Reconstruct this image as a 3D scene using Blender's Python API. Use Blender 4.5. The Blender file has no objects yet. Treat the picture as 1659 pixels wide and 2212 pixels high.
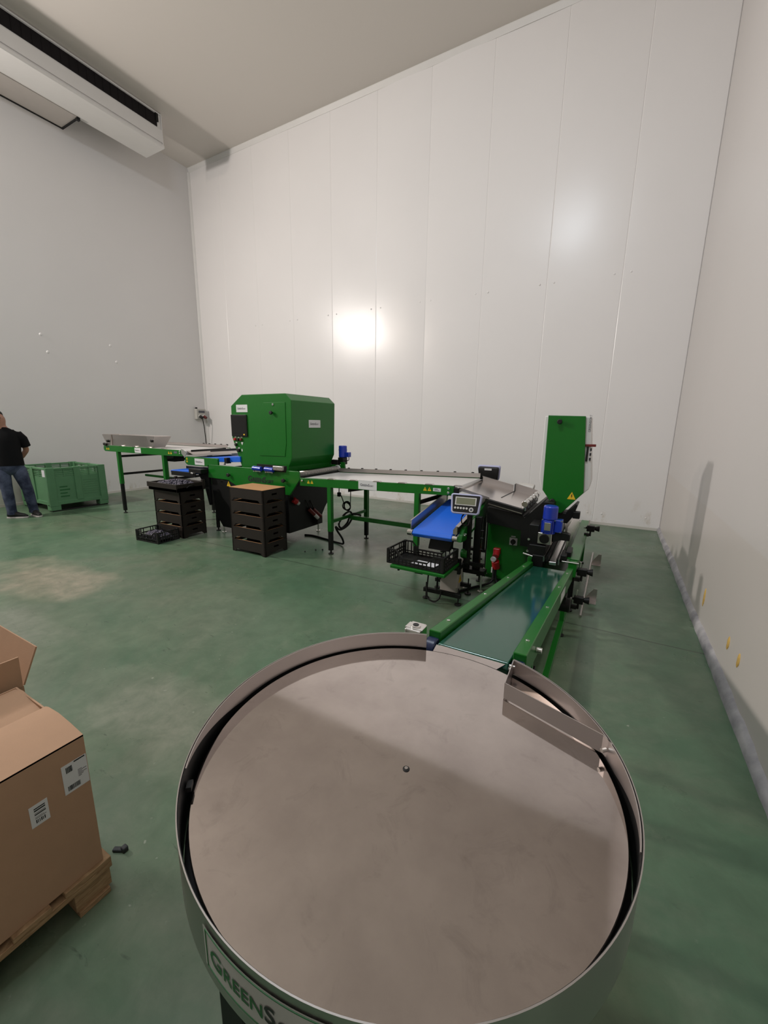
import bpy, bmesh, math, random
from mathutils import Vector, Matrix
random.seed(7)
PI = math.pi
SC = bpy.context.scene
COL = SC.collection

# ---------------------------------------------------------------- materials
def new_mat(name):
    m = bpy.data.materials.new(name); m.use_nodes = True
    nt = m.node_tree; nt.nodes.clear()
    out = nt.nodes.new('ShaderNodeOutputMaterial'); b = nt.nodes.new('ShaderNodeBsdfPrincipled')
    nt.links.new(b.outputs[0], out.inputs[0])
    return m, nt, b

def mat(name, col, rough=0.5, metal=0.0, var=0.12, scale=6.0, bump=0.0, bscale=60.0, spec=0.5, rvar=0.1, coat=0.0):
    """procedural paint / metal / plastic: noise-mottled colour and roughness"""
    m, nt, b = new_mat(name)
    N, L = nt.nodes.new, nt.links.new
    tc = N('ShaderNodeTexCoord')
    no = N('ShaderNodeTexNoise'); no.inputs['Scale'].default_value = scale; no.inputs['Detail'].default_value = 4
    L(tc.outputs['Object'], no.inputs['Vector'])
    mx = N('ShaderNodeMix'); mx.data_type = 'RGBA'
    mx.inputs[6].default_value = (*[c*(1-var) for c in col], 1); mx.inputs[7].default_value = (*[min(1, c*(1+var)) for c in col], 1)
    L(no.outputs['Fac'], mx.inputs[0]); L(mx.outputs[2], b.inputs['Base Color'])
    mr = N('ShaderNodeMapRange'); mr.inputs[3].default_value = max(0.02, rough*(1-rvar)); mr.inputs[4].default_value = min(1, rough*(1+rvar))
    L(no.outputs['Fac'], mr.inputs[0]); L(mr.outputs[0], b.inputs['Roughness'])
    b.inputs['Metallic'].default_value = metal; b.inputs['Specular IOR Level'].default_value = spec
    b.inputs['Coat Weight'].default_value = coat; b.inputs['Coat Roughness'].default_value = 0.08
    if bump:
        n2 = N('ShaderNodeTexNoise'); n2.inputs['Scale'].default_value = bscale
        L(tc.outputs['Object'], n2.inputs['Vector'])
        bp = N('ShaderNodeBump'); bp.inputs['Strength'].default_value = bump; bp.inputs['Distance'].default_value = 0.002
        L(n2.outputs['Fac'], bp.inputs['Height']); L(bp.outputs[0], b.inputs['Normal'])
    return m

M = {}
M['green'] = mat('green_paint', (0.006, 0.122, 0.010), 0.32, var=0.06, spec=0.4, coat=0.10)
M['steel'] = mat('stainless_steel', (0.52, 0.49, 0.47), 0.30, 1.0, var=0.06, scale=9)
M['sheet'] = mat('brushed_steel_sheet', (0.58, 0.535, 0.515), 0.34, 1.0, var=0.05, scale=4)
M['bright'] = mat('polished_steel_sheet', (0.80, 0.755, 0.735), 0.24, 1.0, var=0.05, scale=4)
M['chrome'] = mat('zinc_plated_steel', (0.75, 0.74, 0.72), 0.18, 1.0, var=0.05)
M['black_metal'] = mat('black_powder_coat', (0.006, 0.006, 0.006), 0.45, var=0.2, spec=0.3)
M['black_plastic'] = mat('black_plastic', (0.010, 0.0095, 0.009), 0.5, var=0.2, spec=0.35)
M['tray_plastic'] = mat('black_brown_tray_plastic', (0.017, 0.0125, 0.010), 0.55, var=0.2, spec=0.3)
M['rubber'] = mat('black_rubber', (0.008, 0.008, 0.008), 0.6, var=0.2, spec=0.3)
M['blue_motor'] = mat('blue_motor_enamel', (0.010, 0.035, 0.38), 0.30, var=0.1, coat=0.3)
M['blue_belt'] = mat('blue_belt', (0.012, 0.125, 0.66), 0.38, var=0.05)
M['blue_dark'] = mat('dark_blue_plastic', (0.012, 0.02, 0.06), 0.35, var=0.1)
M['white_belt'] = mat('white_belt', (0.62, 0.60, 0.58), 0.3, var=0.05)
M['green_belt'] = mat('dark_green_belt', (0.009, 0.078, 0.048), 0.11, var=0.06, spec=0.6)
M['label'] = mat('white_label_paper', (0.62, 0.62, 0.62), 0.5, var=0.04)
M['ink'] = mat('black_ink', (0.010, 0.010, 0.012), 0.5, var=0.1)
M['ink_grey'] = mat('grey_ink', (0.09, 0.09, 0.11), 0.5, var=0.1)
M['ink_green'] = mat('green_ink', (0.015, 0.11, 0.03), 0.5, var=0.1)
M['yellow'] = mat('yellow_warning_sticker', (0.70, 0.45, 0.02), 0.45, var=0.05)
M['red'] = mat('red_plastic', (0.40, 0.012, 0.014), 0.35, var=0.1)
M['red_dark'] = mat('dark_red_plastic', (0.13, 0.012, 0.010), 0.4, var=0.1)
M['white_plastic'] = mat('white_plastic', (0.60, 0.59, 0.57), 0.35, var=0.04)
M['lilac_plastic'] = mat('pale_lilac_plastic', (0.42, 0.43, 0.62), 0.35, var=0.04)
M['lcd'] = mat('grey_green_lcd', (0.19, 0.20, 0.13), 0.25, var=0.04)
M['screen'] = mat('black_screen_glass', (0.010, 0.009, 0.009), 0.08, var=0.2, spec=0.5)
M['cream'] = mat('cream_painted_steel', (0.52, 0.50, 0.46), 0.4, var=0.04)
M['beige_steel'] = mat('beige_painted_steel', (0.44, 0.40, 0.37), 0.45, var=0.06)
M['white_paint'] = mat('white_painted_steel', (0.70, 0.68, 0.66), 0.4, var=0.03)
M['coil'] = mat('dark_fin_coil', (0.008, 0.006, 0.007), 0.6, var=0.2, spec=0.2)
M['carton'] = mat('brown_corrugated_board', (0.41, 0.255, 0.160), 0.8, var=0.07, scale=14, bump=0.15, bscale=180, spec=0.2)
M['carton_in'] = mat('cardboard_sheet', (0.45, 0.245, 0.115), 0.8, var=0.07, scale=10, spec=0.2)
M['skin'] = mat('skin', (0.38, 0.19, 0.13), 0.5, var=0.08, scale=12)
M['hair'] = mat('short_dark_hair', (0.018, 0.013, 0.010), 0.7, var=0.3, scale=80)
M['tshirt'] = mat('black_cotton', (0.006, 0.006, 0.007), 0.85, var=0.2, scale=30, spec=0.15)
M['shoe'] = mat('black_shoe_cloth', (0.008, 0.008, 0.009), 0.7, var=0.2)
M['sole'] = mat('white_rubber_sole', (0.45, 0.43, 0.41), 0.6, var=0.05)
M['bin_green'] = mat('faded_green_bin_plastic', (0.090, 0.220, 0.105), 0.5, var=0.18, scale=5)
M['scrap'] = mat('dark_scrap', (0.02, 0.022, 0.022), 0.7, var=0.3, scale=40)
M['grape'] = mat('dark_blue_grapes', (0.065, 0.058, 0.085), 0.4, var=0.5, scale=40)
M['plate'] = mat('aged_grey_label', (0.40, 0.40, 0.385), 0.45, var=0.05)
M['foam'] = mat('yellow_foam_smear', (0.55, 0.36, 0.10), 0.7, var=0.25, scale=40)
M['paper'] = mat('white_paper', (0.66, 0.66, 0.68), 0.6, var=0.03)
M['brush'] = mat('black_brush_strip', (0.008, 0.008, 0.006), 0.7, var=0.4, scale=60, bump=0.5, bscale=150)

def wood_mat():
    m, nt, b = new_mat('pallet_pine_wood'); N, L = nt.nodes.new, nt.links.new
    tc = N('ShaderNodeTexCoord'); mp = N('ShaderNodeMapping'); mp.inputs['Scale'].default_value = (4, 4, 30)
    no = N('ShaderNodeTexNoise'); no.inputs['Scale'].default_value = 5; no.inputs['Detail'].default_value = 8; no.inputs['Distortion'].default_value = 1.2
    L(tc.outputs['Object'], mp.inputs[0]); L(mp.outputs[0], no.inputs['Vector'])
    cr = N('ShaderNodeValToRGB'); cr.color_ramp.elements[0].position = 0.3; cr.color_ramp.elements[1].position = 0.72
    cr.color_ramp.elements[0].color = (0.22, 0.125, 0.058, 1); cr.color_ramp.elements[1].color = (0.42, 0.28, 0.15, 1)
    L(no.outputs['Fac'], cr.inputs[0]); L(cr.outputs[0], b.inputs['Base Color']); b.inputs['Roughness'].default_value = 0.75
    return m
M['wood'] = wood_mat()

def jeans_mat():
    m, nt, b = new_mat('worn_blue_denim'); N, L = nt.nodes.new, nt.links.new
    tc = N('ShaderNodeTexCoord')
    no = N('ShaderNodeTexNoise'); no.inputs['Scale'].default_value = 7; no.inputs['Detail'].default_value = 5
    L(tc.outputs['Object'], no.inputs['Vector'])
    cr = N('ShaderNodeValToRGB'); cr.color_ramp.elements[0].position = 0.38; cr.color_ramp.elements[1].position = 0.7
    cr.color_ramp.elements[0].color = (0.012, 0.018, 0.045, 1); cr.color_ramp.elements[1].color = (0.085, 0.105, 0.17, 1)
    L(no.outputs['Fac'], cr.inputs[0]); L(cr.outputs[0], b.inputs['Base Color']); b.inputs['Roughness'].default_value = 0.85
    return m
M['jeans'] = jeans_mat()

def disc_mat():
    m, nt, b = new_mat('worn_stainless_disc'); N, L = nt.nodes.new, nt.links.new
    tc = N('ShaderNodeTexCoord')
    no = N('ShaderNodeTexNoise'); no.inputs['Scale'].default_value = 5.5; no.inputs['Detail'].default_value = 6; no.inputs['Roughness'].default_value = 0.6
    L(tc.outputs['Object'], no.inputs['Vector'])
    cr = N('ShaderNodeValToRGB'); cr.color_ramp.elements[0].position = 0.3; cr.color_ramp.elements[1].position = 0.62
    cr.color_ramp.elements[0].color = (0.52, 0.465, 0.445, 1); cr.color_ramp.elements[1].color = (0.62, 0.56, 0.535, 1)
    L(no.outputs['Fac'], cr.inputs[0])
    n4 = N('ShaderNodeTexNoise'); n4.inputs['Scale'].default_value = 9; n4.inputs['Detail'].default_value = 9; n4.inputs['Roughness'].default_value = 0.7; n4.inputs['Distortion'].default_value = 1.0
    L(tc.outputs['Object'], n4.inputs['Vector'])
    sm_ = N('ShaderNodeMapRange'); sm_.inputs[1].default_value = 0.55; sm_.inputs[2].default_value = 0.72; sm_.inputs[4].default_value = 0.35; L(n4.outputs['Fac'], sm_.inputs[0])
    sx_ = N('ShaderNodeMix'); sx_.data_type = 'RGBA'; L(sm_.outputs[0], sx_.inputs[0]); L(cr.outputs[0], sx_.inputs[6]); sx_.inputs[7].default_value = (0.30, 0.265, 0.25, 1)
    L(sx_.outputs[2], b.inputs['Base Color'])
    n2 = N('ShaderNodeTexNoise'); n2.inputs['Scale'].default_value = 2.5; n2.inputs['Detail'].default_value = 5
    L(tc.outputs['Object'], n2.inputs['Vector'])
    mr = N('ShaderNodeMapRange'); mr.inputs[1].default_value = 0.3; mr.inputs[2].default_value = 0.7; mr.inputs[3].default_value = 0.045; mr.inputs[4].default_value = 0.09
    L(n2.outputs['Fac'], mr.inputs[0]); L(mr.outputs[0], b.inputs['Roughness']); b.inputs['Metallic'].default_value = 1.0
    n3 = N('ShaderNodeTexNoise'); n3.inputs['Scale'].default_value = 3.2; n3.inputs['Detail'].default_value = 2
    L(tc.outputs['Object'], n3.inputs['Vector'])
    bp = N('ShaderNodeBump'); bp.inputs['Strength'].default_value = 0.03; bp.inputs['Distance'].default_value = 0.02
    L(n3.outputs['Fac'], bp.inputs['Height']); L(bp.outputs[0], b.inputs['Normal'])
    return m
M['disc'] = disc_mat()

def wall_mat(name, base, grime, rough, bumpd=0.004, band=None):
    """cold-store sandwich panel: satin white lacquer, faint smears and low scuffs"""
    m, nt, b = new_mat(name); N, L = nt.nodes.new, nt.links.new
    ge = N('ShaderNodeNewGeometry'); sp = N('ShaderNodeSeparateXYZ'); L(ge.outputs['Position'], sp.inputs[0])
    no = N('ShaderNodeTexNoise'); no.inputs['Scale'].default_value = 0.7; no.inputs['Detail'].default_value = 6
    L(ge.outputs['Position'], no.inputs['Vector'])
    mx = N('ShaderNodeMix'); mx.data_type = 'RGBA'
    mx.inputs[6].default_value = (*base, 1); mx.inputs[7].default_value = (*[c*0.94 for c in base], 1)
    L(no.outputs['Fac'], mx.inputs[0])
    last = mx.outputs[2]
    # scuffs and grime near the floor
    zr = N('ShaderNodeMapRange'); zr.inputs[1].default_value = 0.55; zr.inputs[2].default_value = 0.0
    L(sp.outputs['Z'], zr.inputs[0])
    n2 = N('ShaderNodeTexNoise'); n2.inputs['Scale'].default_value = 5; n2.inputs['Detail'].default_value = 8; n2.inputs['Roughness'].default_value = 0.7
    mp = N('ShaderNodeMapping'); mp.inputs['Scale'].default_value = (1, 1, 0.5); L(ge.outputs['Position'], mp.inputs[0]); L(mp.outputs[0], n2.inputs['Vector'])
    st = N('ShaderNodeMapRange'); st.inputs[1].default_value = 0.56; st.inputs[2].default_value = 0.74; L(n2.outputs['Fac'], st.inputs[0])
    mu = N('ShaderNodeMath'); mu.operation = 'MULTIPLY'; L(zr.outputs[0], mu.inputs[0]); L(st.outputs[0], mu.inputs[1])
    m2 = N('ShaderNodeMix'); m2.data_type = 'RGBA'; L(mu.outputs[0], m2.inputs[0]); L(last, m2.inputs[6]); m2.inputs[7].default_value = (*grime, 1)
    last = m2.outputs[2]
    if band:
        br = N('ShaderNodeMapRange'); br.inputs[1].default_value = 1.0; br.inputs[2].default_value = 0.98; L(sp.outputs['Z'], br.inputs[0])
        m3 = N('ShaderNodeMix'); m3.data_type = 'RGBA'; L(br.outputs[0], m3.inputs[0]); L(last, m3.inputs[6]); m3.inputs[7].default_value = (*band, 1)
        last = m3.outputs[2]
    L(last, b.inputs['Base Color'])
    b.inputs['Roughness'].default_value = rough; b.inputs['Specular IOR Level'].default_value = 0.34
    n3 = N('ShaderNodeTexNoise'); n3.inputs['Scale'].default_value = 0.9; n3.inputs['Detail'].default_value = 1
    L(ge.outputs['Position'], n3.inputs['Vector'])
    bp = N('ShaderNodeBump'); bp.inputs['Strength'].default_value = 0.25; bp.inputs['Distance'].default_value = bumpd*8
    L(n3.outputs['Fac'], bp.inputs['Height']); L(bp.outputs[0], b.inputs['Normal'])
    return m
M['wall'] = wall_mat('white_sandwich_panel', (0.80, 0.775, 0.765), (0.46, 0.38, 0.27), 0.27)
M['wall_l'] = wall_mat('white_sandwich_panel_side', (0.80, 0.775, 0.765), (0.46, 0.40, 0.30), 0.38)
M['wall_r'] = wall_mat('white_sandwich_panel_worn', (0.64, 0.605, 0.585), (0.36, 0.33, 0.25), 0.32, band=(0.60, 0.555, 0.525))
M['ceil'] = mat('ceiling_panel', (0.68, 0.63, 0.585), 0.5, var=0.02, scale=0.5)

def floor_mat():
    m, nt, b = new_mat('worn_green_epoxy'); N, L = nt.nodes.new, nt.links.new
    ge = N('ShaderNodeNewGeometry'); pos = ge.outputs['Position']
    def noise(sc, de=6, ro=0.55, dist=0.0, vec=pos):
        n = N('ShaderNodeTexNoise'); n.inputs['Scale'].default_value = sc; n.inputs['Detail'].default_value = de
        n.inputs['Roughness'].default_value = ro; n.inputs['Distortion'].default_value = dist; L(vec, n.inputs['Vector']); return n.outputs['Fac']
    def rng(v, a, c, lo=0.0, hi=1.0):
        r = N('ShaderNodeMapRange'); r.inputs[1].default_value = a; r.inputs[2].default_value = c; r.inputs[3].default_value = lo; r.inputs[4].default_value = hi
        L(v, r.inputs[0]); return r.outputs[0]
    def mix(f, a, c):
        x = N('ShaderNodeMix'); x.data_type = 'RGBA'; L(f, x.inputs[0])
        for i, v in ((6, a), (7, c)):
            if isinstance(v, tuple): x.inputs[i].default_value = (*v, 1)
            else: L(v, x.inputs[i])
        return x.outputs[2]
    def mul(a, c):
        x = N('ShaderNodeMath'); x.operation = 'MULTIPLY'
        for i, v in ((0, a), (1, c)):
            if isinstance(v, float): x.inputs[i].default_value = v
            else: L(v, x.inputs[i])
        return x.outputs[0]
    base = mix(rng(noise(1.3, 8, 0.6), 0.35, 0.66), (0.068, 0.138, 0.080), (0.118, 0.185, 0.112))
    # smeared grey-brown wear: large patches where the epoxy is rubbed thin
    wear = rng(noise(0.42, 9, 0.66, 0.6), 0.49, 0.68)
    col = mix(mul(wear, 0.75), base, (0.185, 0.180, 0.135))
    def spot(x, y, rx, ry, c, f):
        mp = N('ShaderNodeMapping'); mp.inputs['Location'].default_value = (-x/rx, -y/ry, 0); mp.inputs['Scale'].default_value = (1/rx, 1/ry, 0); L(pos, mp.inputs[0])
        ad = N('ShaderNodeVectorMath'); ad.operation = 'ADD'; L(mp.outputs[0], ad.inputs[0])
        nn = N('ShaderNodeTexNoise'); nn.inputs['Scale'].default_value = 2.0; nn.inputs['Detail'].default_value = 6; L(pos, nn.inputs['Vector'])
        sb = N('ShaderNodeVectorMath'); sb.operation = 'SUBTRACT'; sb.inputs[1].default_value = (0.5, 0.5, 0.5); L(nn.outputs['Color'], sb.inputs[0])
        ln0 = N('ShaderNodeVectorMath'); ln0.operation = 'SCALE'; ln0.inputs['Scale'].default_value = 1.3; L(sb.outputs[0], ln0.inputs[0]); L(ln0.outputs[0], ad.inputs[1])
        ln = N('ShaderNodeVectorMath'); ln.operation = 'LENGTH'; L(ad.outputs[0], ln.inputs[0])
        return lambda prev: mix(mul(rng(ln.outputs['Value'], 1.0, 0.45), f), prev, c)
    for s in ((-5.3, 1.9, 1.1, 0.5, (0.34, 0.29, 0.22), 0.8), (-2.2, 1.25, 0.9, 0.35, (0.24, 0.245, 0.19), 0.7), (-4.3, 1.2, 0.8, 0.4, (0.24, 0.245, 0.20), 0.6),
              (-2.6, 4.6, 0.8, 0.9, (0.17, 0.15, 0.115), 0.7), (-0.9, 3.2, 0.5, 0.6, (0.16, 0.165, 0.12), 0.6), (-2.6, 2.4, 1.0, 0.5, (0.125, 0.175, 0.115), 0.5)):
        col = spot(*s)(col)
    col = mix(rng(noise(6.5, 9, 0.72, 0.4), 0.36, 0.68, 0.0, 0.55), col, (0.055, 0.095, 0.055))
    col = mix(rng(noise(3.1, 9, 0.7, 0.3), 0.56, 0.74, 0.0, 0.55), col, (0.17, 0.205, 0.14))
    # scratches and paint flecks
    fl = rng(noise(26, 3, 0.5, 0.0), 0.70, 0.76); flm = mul(fl, rng(noise(1.1, 3), 0.45, 0.6))
    col = mix(mul(flm, 0.6), col, (0.36, 0.38, 0.31))
    mp = N('ShaderNodeMapping'); mp.inputs['Scale'].default_value = (5, 18, 1); mp.inputs['Rotation'].default_value = (0, 0, 0.35); L(pos, mp.inputs[0])
    dk = rng(noise(1.0, 4, 0.62, 0.8, mp.outputs[0]), 0.665, 0.74)
    col = mix(mul(dk, 0.65), col, (0.035, 0.05, 0.035))
    # saw-cut expansion joint running parallel to the back wall
    sp = N('ShaderNodeSeparateXYZ'); L(pos, sp.inputs[0])
    wob = noise(1.5, 2)
    ax = N('ShaderNodeMath'); ax.operation = 'ADD'; L(sp.outputs['Y'], ax.inputs[0]); L(rng(wob, 0, 1, -0.02, 0.02), ax.inputs[1])
    sb = N('ShaderNodeMath'); sb.operation = 'SUBTRACT'; L(ax.outputs[0], sb.inputs[0]); sb.inputs[1].default_value = 3.72
    ab = N('ShaderNodeMath'); ab.operation = 'ABSOLUTE'; L(sb.outputs[0], ab.inputs[0])
    col = mix(mul(rng(ab.outputs[0], 0.010, 0.004), 0.75), col, (0.03, 0.035, 0.025))
    L(col, b.inputs['Base Color'])
    L(rng(noise(1.8, 6, 0.6), 0.3, 0.7, 0.24, 0.42), b.inputs['Roughness'])
    b.inputs['Specular IOR Level'].default_value = 0.42
    bp = N('ShaderNodeBump'); bp.inputs['Strength'].default_value = 0.12; bp.inputs['Distance'].default_value = 0.006
    L(noise(3.5, 4), bp.inputs['Height']); L(bp.outputs[0], b.inputs['Normal'])
    return m
M['floor'] = floor_mat()

def cove_mat():
    m, nt, b = new_mat('grey_mortar_cove'); N, L = nt.nodes.new, nt.links.new
    ge = N('ShaderNodeNewGeometry')
    no = N('ShaderNodeTexNoise'); no.inputs['Scale'].default_value = 7; no.inputs['Detail'].default_value = 8; L(ge.outputs['Position'], no.inputs['Vector'])
    cr = N('ShaderNodeValToRGB'); cr.color_ramp.elements[0].position = 0.32; cr.color_ramp.elements[1].position = 0.7
    cr.color_ramp.elements[0].color = (0.24, 0.235, 0.25, 1); cr.color_ramp.elements[1].color = (0.44, 0.425, 0.43, 1)
    L(no.outputs['Fac'], cr.inputs[0]); L(cr.outputs[0], b.inputs['Base Color']); b.inputs['Roughness'].default_value = 0.7
    bp = N('ShaderNodeBump'); bp.inputs['Strength'].default_value = 0.6; bp.inputs['Distance'].default_value = 0.02
    L(no.outputs['Fac'], bp.inputs['Height']); L(bp.outputs[0], b.inputs['Normal'])
    return m
M['cove'] = cove_mat()

# ---------------------------------------------------------------- mesh builder
class MB:
    """collects shapes in world coordinates; build() links them as ONE mesh object"""
    def __init__(self): self.bm = bmesh.new()
    def _in(self, t, mtx=None):
        if mtx is not None: bmesh.ops.transform(t, matrix=mtx, verts=t.verts)
        me = bpy.data.meshes.new('tmp'); t.to_mesh(me); t.free(); self.bm.from_mesh(me); bpy.data.meshes.remove(me); return self
    def box(self, x0, x1, y0, y1, z0, z1, bev=0.0, mtx=None):
        t = bmesh.new(); bmesh.ops.create_cube(t, size=1)
        for v in t.verts:
            v.co = Vector(((x0+x1)/2+v.co.x*(x1-x0), (y0+y1)/2+v.co.y*(y1-y0), (z0+z1)/2+v.co.z*(z1-z0)))
        if bev > 0:
            bv = min(bev, 0.45*min(abs(x1-x0), abs(y1-y0), abs(z1-z0)))
            bmesh.ops.bevel(t, geom=t.edges[:], offset=bv, segments=2, profile=0.5, affect='EDGES')
        return self._in(t, mtx)
    def prism(self, poly, axis, a, b, bev=0.0, mtx=None):
        """poly: 2-D outline; axis 'x' -> (y,z), 'y' -> (x,z), 'z' -> (x,y); extruded from a to b"""
        def P(u, v, w): return Vector({'x': (w, u, v), 'y': (u, w, v), 'z': (u, v, w)}[axis])
        t = bmesh.new()
        lo = [t.verts.new(P(u, v, a)) for u, v in poly]; hi = [t.verts.new(P(u, v, b)) for u, v in poly]
        n = len(poly); t.faces.new(lo); t.faces.new(hi[::-1])
        for i in range(n): t.faces.new((lo[i], hi[i], hi[(i+1) % n], lo[(i+1) % n]))
        bmesh.ops.recalc_face_normals(t, faces=t.faces)
        if bev > 0: bmesh.ops.bevel(t, geom=t.edges[:], offset=bev, segments=2, profile=0.5, affect='EDGES')
        return self._in(t, mtx)
    def quad(self, pts, th):
        """thin plate through four points, given thickness along its normal"""
        pts = [Vector(p) for p in pts]; n = (pts[1]-pts[0]).cross(pts[-1]-pts[0]).normalized()*th
        t = bmesh.new(); a = [t.verts.new(p) for p in pts]; b = [t.verts.new(p+n) for p in pts]; k = len(pts)
        t.faces.new(a); t.faces.new(b[::-1])
        for i in range(k): t.faces.new((a[i], b[i], b[(i+1) % k], a[(i+1) % k]))
        bmesh.ops.recalc_face_normals(t, faces=t.faces); return self._in(t)
    def cyl(self, p0, p1, r, n=20, r2=None, bev=0.0):
        p0, p1 = Vector(p0), Vector(p1); d = p1-p0; t = bmesh.new()
        bmesh.ops.create_cone(t, cap_ends=True, segments=n, radius1=r, radius2=r if r2 is None else r2, depth=d.length)
        if bev > 0:
            es = [e for e in t.edges if abs(e.verts[0].co.z-e.verts[1].co.z) < 1e-6]
            bmesh.ops.bevel(t, geom=es, offset=bev, segments=2, profile=0.5, affect='EDGES')
        q = d.to_track_quat('Z', 'Y')
        return self._in(t, Matrix.Translation((p0+p1)/2) @ q.to_matrix().to_4x4())
    def bar(self, p0, p1, w, h, bev=0.0, up=(0, 0, 1)):
        """rectangular bar between two points: w across, h along the up side"""
        p0, p1 = Vector(p0), Vector(p1); d = (p1-p0); l = d.length; d.normalize(); up = Vector(up)
        s = d.cross(up).normalized(); u = s.cross(d)
        m = Matrix((s, d, u)).transposed().to_4x4(); m.translation = (p0+p1)/2
        return self.box(-w/2, w/2, -l/2, l/2, -h/2, h/2, bev, m)
    def tube(self, pts, r, n=10):
        pts = [Vector(p) for p in pts]; t = bmesh.new(); rings = []
        for i, p in enumerate(pts):
            d = (pts[min(i+1, len(pts)-1)]-pts[max(i-1, 0)]).normalized()
            a = Vector((0, 0, 1)) if abs(d.z) < 0.9 else Vector((1, 0, 0))
            s = d.cross(a).normalized(); u = d.cross(s)
            rings.append([t.verts.new(p+(s*math.cos(2*PI*k/n)+u*math.sin(2*PI*k/n))*r) for k in range(n)])
        for a, b in zip(rings, rings[1:]):
            for k in range(n): t.faces.new((a[k], a[(k+1) % n], b[(k+1) % n], b[k]))
        t.faces.new(rings[0]); t.faces.new(rings[-1][::-1]); bmesh.ops.recalc_face_normals(t, faces=t.faces); return self._in(t)
    def loft(self, rings):
        """rings: lists of points, joined and capped"""
        t = bmesh.new(); R = [[t.verts.new(Vector(p)) for p in r] for r in rings]; n = len(R[0])
        for a, b in zip(R, R[1:]):
            for k in range(n): t.faces.new((a[k], a[(k+1) % n], b[(k+1) % n], b[k]))
        t.faces.new(R[0]); t.faces.new(R[-1][::-1]); bmesh.ops.recalc_face_normals(t, faces=t.faces); return self._in(t)
    def sphere(self, c, r, sc=(1, 1, 1), n=14):
        t = bmesh.new(); bmesh.ops.create_uvsphere(t, u_segments=n, v_segments=max(6, n//2), radius=r)
        return self._in(t, Matrix.Translation(c) @ Matrix.Diagonal((*sc, 1)))
    def arc_wall(self, c, r0, r1, az0, az1, zb, zt, n=64):
        """curved wall between two radii; zb and zt are numbers or functions of the azimuth in degrees"""
        f = lambda z, a: z(a) if callable(z) else z
        closed = abs(az1-az0-360) < 1e-6; t = bmesh.new(); S = []
        for i in range(n if closed else n+1):
            a = az0+(az1-az0)*i/n; ca, sa = math.cos(math.radians(a)), math.sin(math.radians(a))
            S.append([t.verts.new((c[0]+r*ca, c[1]+r*sa, f(z, a))) for r, z in ((r1, zb), (r1, zt), (r0, zt), (r0, zb))])
        for i in range(n):
            a, b = S[i], S[(i+1) % len(S)]
            for k in range(4): t.faces.new((a[k], a[(k+1) % 4], b[(k+1) % 4], b[k]))
        if not closed: t.faces.new(S[0]); t.faces.new(S[-1][::-1])
        bmesh.ops.recalc_face_normals(t, faces=t.faces); return self._in(t)
    def text(self, pieces, O, X, Y, warp=None, lift=0.0008, bold=0.0):
        """lettering: pieces = [(string, cap height)], laid from O along X with up Y"""
        O, X, Y = Vector(O), Vector(X).normalized(), Vector(Y).normalized(); Z = X.cross(Y); pen = 0.0
        for s, h in pieces:
            cu = bpy.data.curves.new('t', 'FONT'); cu.body = s; cu.size = h/0.70; cu.extrude = 0.0; cu.resolution_u = 3; cu.offset = bold*h
            ob = bpy.data.objects.new('t', cu); COL.objects.link(ob)
            dg = bpy.context.evaluated_depsgraph_get(); me = bpy.data.meshes.new_from_object(ob.evaluated_get(dg))
            w = max((v.co.x for v in me.vertices), default=0)
            for v in me.vertices:
                x, y = v.co.x+pen, v.co.y
                v.co = warp(x, y) if warp else O+X*x+Y*y+Z*lift
            self.bm.from_mesh(me); bpy.data.meshes.remove(me); bpy.data.objects.remove(ob); bpy.data.curves.remove(cu)
            pen += w+h*0.09
        return pen
    def build(self, name, m, parent=None, loc=None, smooth=47):
        base = Vector(OFF[parent.name]) if parent else Vector(loc or (0, 0, 0))
        bmesh.ops.translate(self.bm, verts=self.bm.verts, vec=-base)
        if smooth:                                        # big flat faces keep their own normal beside thin bevel strips
            lim = math.radians(smooth)
            for e in self.bm.edges:
                if len(e.link_faces) != 2: continue
                a = e.calc_face_angle(0.0); s1, s2 = e.link_faces[0].calc_area(), e.link_faces[1].calc_area()
                e.smooth = not (a > lim or (smooth < 60 and a > 0.15 and max(s1, s2) > 5*min(s1, s2)))
            for f in self.bm.faces: f.smooth = any(e.smooth for e in f.edges)
        me = bpy.data.meshes.new(name); self.bm.to_mesh(me); self.bm.free()
        me.materials.append(m)
        o = bpy.data.objects.new(name, me); COL.objects.link(o)
        if parent: o.parent = parent
        else: o.location = base
        OFF[o.name] = tuple(base); return o
OFF = {}
def tag(o, label, cat, group=None, kind=None):
    o['label'] = label; o['category'] = cat
    if group: o['group'] = group
    if kind: o['kind'] = kind
    return o
def thing(name, label, cat, loc, group=None):
    o = bpy.data.objects.new(name, None); COL.objects.link(o); o.location = loc; o.empty_display_size = 0.1
    OFF[o.name] = tuple(loc); return tag(o, label, cat, group)
def struct(name, mb, m, smooth=47):
    o = mb.build(name, m, smooth=smooth); o['kind'] = 'structure'; return o
def part(name, mb, m, parent, label=None, smooth=47):
    o = mb.build(name, m, parent, smooth=smooth)
    if label: o['label'] = label
    return o
def copy_tree(o, parent=None, loc=None, rz=None):
    c = o.copy(); COL.objects.link(c)
    if parent is not None: c.parent = parent
    if loc is not None: c.location = loc
    if rz is not None: c.rotation_euler = (0, 0, rz)
    for ch in list(o.children): copy_tree(ch, c)
    return c
NAME_L = [('G', 1.0), ('REEN', 0.78), ('S', 1.0), ('ORT', 0.58)]
def logo(h): return [(s, k*h) for s, k in NAME_L]
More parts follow.
